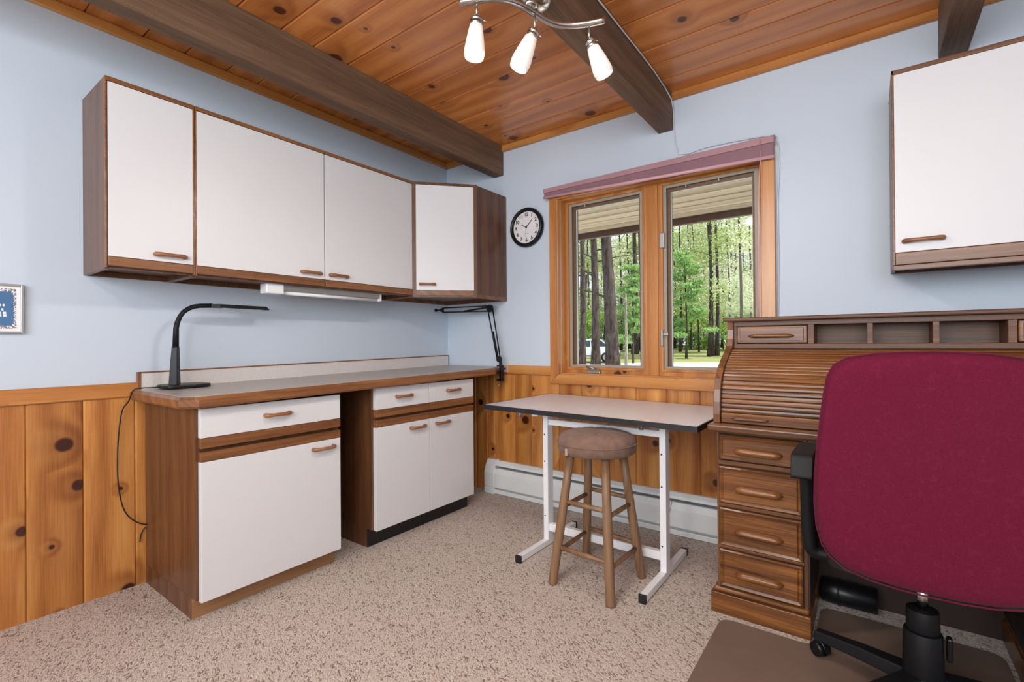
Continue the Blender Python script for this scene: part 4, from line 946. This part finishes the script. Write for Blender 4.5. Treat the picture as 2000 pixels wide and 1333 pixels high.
def trunk(parent, h, r, lean=(0, 0), mat='bark', rnd=R, seg=12, forks=4, fz=(0.35, 0.9)):
    pts, rad = [], []
    for k in range(9):
        u = k/8; pts.append((lean[0]*u*h+0.02*h*math.sin(u*5+lean[0]*9)*0.3, lean[1]*u*h, -0.15+u*(h+0.15))); rad.append(r*(1.35 if k == 0 else 1.0)*(1-0.62*u))
    tr_ = MB().tube(pts, rad, seg).build('trunk', mat, parent, 0, world=False)
    for _ in range(forks):
        u = rnd.uniform(*fz); b = Vector((lean[0]*u*h, lean[1]*u*h, u*h)); q = rnd.uniform(0, 2*PI); L_ = rnd.uniform(0.10, 0.22)*h
        e = b+Vector((math.cos(q)*L_, math.sin(q)*L_, L_*rnd.uniform(-0.1, 0.7))); rr_ = r*0.22*(1-0.4*u)
        MB().tube([b, b.lerp(e, 0.5)+Vector((0, 0, 0.04*L_)), e], [rr_, rr_*0.65, rr_*0.25], 6).build('branch', mat, tr_, 0, world=False)
    return tr_
def tree(label, px, d, h, r, lean=(0, 0), mat='bark', crown=None, forks=4, group=None, fz=(0.35, 0.9)):
    p = outp(px, d); t_ = thing('tree', label, 'tree', (p.x, p.y, gz(d)), 0, group)
    trunk(t_, h, r, lean, mat, R, 12, forks, fz)
    if crown: leaf_cloud('crown', crown[0], crown[1], crown[2], crown[3], random.Random(int(px*7+d)), crown[4] if len(crown) > 4 else 0, t_)
    return t_
def toR(dx, dy=0): v = rt2*dx+fwd2*dy; return (v.x, v.y)
# near trunks
hi = lambda h, s=2.2: [(0, 0, h, s, s, 1.6), (1.2, 0.5, h-1.2, 1.6, 1.6, 1.0), (-1.0, -0.8, h-0.8, 1.6, 1.5, 1.0)]
tree('large dark trunk leaning slightly beside the white car', 1199, 19.5, 12, 0.29, toR(-0.060), 'bark', ('leaf_c', hi(12), 1800, 0.14), 5, fz=(0.10, 0.5))
tree('straight dark trunk standing right in front of the white car', 1163, 23.5, 12, 0.225, toR(-0.012), 'bark', ('leaf_c', hi(12), 1800, 0.14), 6, fz=(0.12, 0.6))
tree('dark trunk half hidden by the window sash edge', 1136, 27, 12, 0.19, toR(0.01), 'bark', ('leaf_a', hi(11), 1500, 0.16), 4)
tree('short pale dead stub trunk in the sunny grass', 1222, 26, 4.2, 0.10, toR(0.012), 'bark_pale', None, 3, fz=(0.5, 0.95))
tree('stout dark trunk standing alone at the edge of the sunny grass', 1240, 41, 15, 0.27, toR(0.004), 'bark', ('leaf_b', hi(13, 3), 2200, 0.2), 5)
# young white pine with bright drooping sprays
yr = random.Random(5)
def boughs(n, z0, z1, spread):
    o = []
    for k in range(n):
        z = z0+(z1-z0)*k/(n-1)+yr.uniform(-0.1, 0.1); q = yr.uniform(0, 2*PI); rr_ = spread*(1.15-0.75*(z-z0)/(z1-z0))*yr.uniform(0.4, 1.0)
        o.append((math.cos(q)*rr_, math.sin(q)*rr_, z-0.15*rr_, 0.42*spread, 0.42*spread, 0.13*spread))
    return o
yp = boughs(26, 1.6, 6.3, 1.15)
tree('young bright green pine with drooping sprays behind the leaning trunk', 1236, 31, 6.5, 0.06, (0, 0), 'bark', ('leaf_c', yp, 5200, 0.11, 0.8), 6)
tree('pale green pine bough tree at the edge of the forest', 1340, 35, 7.5, 0.08, (0, 0), 'bark', ('leaf_c', boughs(24, 2.0, 7.6, 1.5), 5200, 0.12, 0.7), 5)
# slim trunks of the right-hand light
slim = [(1384, 37, 0.13, toR(0.02)), (1392, 37.5, 0.12, toR(-0.03)), (1400, 38, 0.16, toR(0.0)), (1424, 42, 0.12, toR(-0.01)), (1446, 36, 0.12, toR(0.0)), (1464, 44, 0.11, toR(0.01)), (1476, 41, 0.10, toR(0.0)), (1328, 44, 0.12, toR(0.01)), (1349, 46, 0.11, toR(-0.01)), (1366, 43, 0.07, toR(-0.05)),
        (1213, 47, 0.13, toR(0.0)), (1250, 46, 0.12, toR(0.0)), (1148, 50, 0.14, toR(0.01)), (1180, 46, 0.13, toR(0.02)), (1230, 52, 0.12, toR(-0.01)), (1318, 50, 0.12, toR(0.0)), (1410, 52, 0.13, toR(0.01)), (1438, 50, 0.12, toR(0.0)), (1456, 54, 0.12, toR(-0.02)), (1375, 55, 0.13, toR(0.0))]
for i, (px, d, r_, ln) in enumerate(slim):
    cl = [(R.uniform(-1.6, 1.6), R.uniform(-1.6, 1.6), R.uniform(3.0, 13.5), R.uniform(0.9, 1.8), R.uniform(0.9, 1.8), R.uniform(0.5, 1.1)) for _ in range(8)]
    tree('slim dark-trunked tree of the sunlit forest edge', px, d, R.uniform(14, 17), r_, ln, 'bark', (R.choice(('leaf_a', 'leaf_b', 'leaf_b')), cl, 1500, 0.13), 5, 'slim forest trees')
# full-crowned forest trees behind, four shapes copied
protos = []
for k in range(4):
    rnd = random.Random(40+k)
    t_ = thing('leafy_tree', ('yellow-green leafy tree deep in the sunlit forest' if k in (0, 3) else 'pale cream-green leafy tree deep in the sunlit forest'), 'tree', (0, 60, 0), 0, 'yellow-green forest trees' if k in (0, 3) else 'cream-green forest trees')
    trunk(t_, 15, 0.15, (rnd.uniform(-0.02, 0.02), 0), 'bark', rnd, 8, 4)
    cl = [(rnd.gauss(0, 1.3), rnd.gauss(0, 1.3), rnd.uniform(2.0, 15.5), rnd.uniform(0.9, 2.0), rnd.uniform(0.9, 2.0), rnd.uniform(0.6, 1.3)) for _ in range(13)]
    leaf_cloud('crown', ('leaf_a', 'leaf_b', 'leaf_b', 'leaf_a')[k], cl, 4300, 0.15, rnd, 0, t_)
    protos.append(t_)
bus = []
for k in range(3):
    rnd = random.Random(70+k)
    t_ = thing('understory_bush', 'bright green understory bush at the foot of the forest', 'bush', (0, 60, 0), 0, 'understory bushes')
    MB().tube([(0, 0, -0.1), (0.05, 0, 1.2), (0.1, 0.05, 2.4)], [0.05, 0.035, 0.015], 6).build('stem', 'bark', t_, 0, world=False)
    cl = [(rnd.gauss(0, 0.9), rnd.gauss(0, 0.8), rnd.uniform(0.5, 3.4), rnd.uniform(0.5, 1.1), rnd.uniform(0.5, 1.0), rnd.uniform(0.4, 0.8)) for _ in range(9)]
    leaf_cloud('foliage', 'leaf_d', cl, 2600, 0.11, rnd, 0, t_); bus.append(t_)
used = set()
def place(ps, px, d, k):
    pr = ps[k % len(ps)]
    if pr.name in used: o = copy_tree(pr)
    else: o = pr; used.add(pr.name)
    p = outp(px, d); o.location = (p.x, p.y, gz(d)); o.rotation_euler = (0, 0, R.uniform(0, 6.28)); s_ = R.uniform(0.85, 1.2); o.scale = (s_, s_, s_)
k = 0
for row, (d0, step) in enumerate(((52, 50), (62, 42), (76, 34))):
    px = 1090+row*9
    while px < 1560: place(protos, px+R.uniform(-8, 8), d0+R.uniform(-4, 4), k); px += step; k += 1
px = 1100; k = 0
while px < 1540: place(bus, px+R.uniform(-6, 6), 47+R.uniform(-3, 6), k); px += 21; k += 1

# white car
cp_ = outp(1146, 32.5); ca = thing('white_car', 'white hatchback car parked on the gravel behind the dark trunks', 'car', (cp_.x, cp_.y, gz(32.5)+0.03), math.atan2(rt2.y, rt2.x)-0.25)
side = [(-2.1, 0.35), (-2.15, 0.75), (-1.9, 0.92), (-1.15, 1.02), (-0.55, 1.42), (0.2, 1.52), (1.05, 1.46), (1.75, 1.10), (2.1, 0.98), (2.18, 0.70), (2.12, 0.35)]
low = [(x, z) for x, z in side if z < 1.1]
body = MB().prism([(-2.1, 0.35), (-2.15, 0.75), (-1.9, 0.92), (-1.1, 1.0), (1.7, 1.04), (2.1, 0.96), (2.18, 0.70), (2.12, 0.35)], -0.88, 0.88, 'y').build('body', 'car_paint', ca, 0.07, world=False, segs=3)
gh = MB(); lo_ = [(-1.15, 1.0), (1.80, 1.03)]
gh.add([(-1.2, -0.84, 0.98), (1.85, -0.84, 1.0), (1.85, 0.84, 1.0), (-1.2, 0.84, 0.98), (-0.5, -0.66, 1.44), (1.1, -0.66, 1.44), (1.1, 0.66, 1.44), (-0.5, 0.66, 1.44)], [(0,1,5,4), (1,2,6,5), (2,3,7,6), (3,0,4,7), (4,5,6,7), (3,2,1,0)])
gh.build('windows', 'car_glass', ca, 0.02, world=False)
MB().add([(-0.58, -0.68, 1.42), (1.2, -0.68, 1.42), (1.2, 0.68, 1.42), (-0.58, 0.68, 1.42), (-0.2, -0.56, 1.53), (0.8, -0.56, 1.53), (0.8, 0.56, 1.53), (-0.2, 0.56, 1.53)], [(0,1,5,4), (1,2,6,5), (2,3,7,6), (3,0,4,7), (4,5,6,7), (3,2,1,0)]).build('roof', 'car_paint', ca, 0.03, world=False)
for (a_, b_) in (((0.35, 1.0), (0.30, 1.44)), ((1.55, 1.02), (1.0, 1.44)), ((-1.2, 0.98), (-0.5, 1.44))):
    for s_ in (-1, 1): MB().tube([(a_[0], s_*0.85, a_[1]), (b_[0], s_*0.675, b_[1])], 0.04, 6).build('pillar', 'car_paint', ca, world=False)
for x in (-1.35, 1.32):
    for s_ in (-1, 1):
        wh = MB().cyl((x, s_*0.70, 0.32), (x, s_*0.90, 0.32), 0.33, seg=24).build('wheel', 'tyre', ca, 0.02, world=False)
        MB().cyl((x, s_*0.88, 0.32), (x, s_*0.915, 0.32), 0.20, seg=18).build('hubcap', 'steel', wh, world=False)
MB().box(2.10, 2.20, -0.80, 0.80, 0.32, 0.55).build('rear_bumper', 'black_matte', ca, 0.03, world=False)
for s_ in (-1, 1): MB().box(2.08, 2.17, s_*0.62-0.16, s_*0.62+0.16, 0.74, 0.92).build('tail_lamp', 'fascia', ca, 0.02, world=False)
MB().box(-1.0, 1.0, -0.892, 0.892, 0.40, 0.46).build('side_trim', 'black_matte', ca, 0.01, world=False)
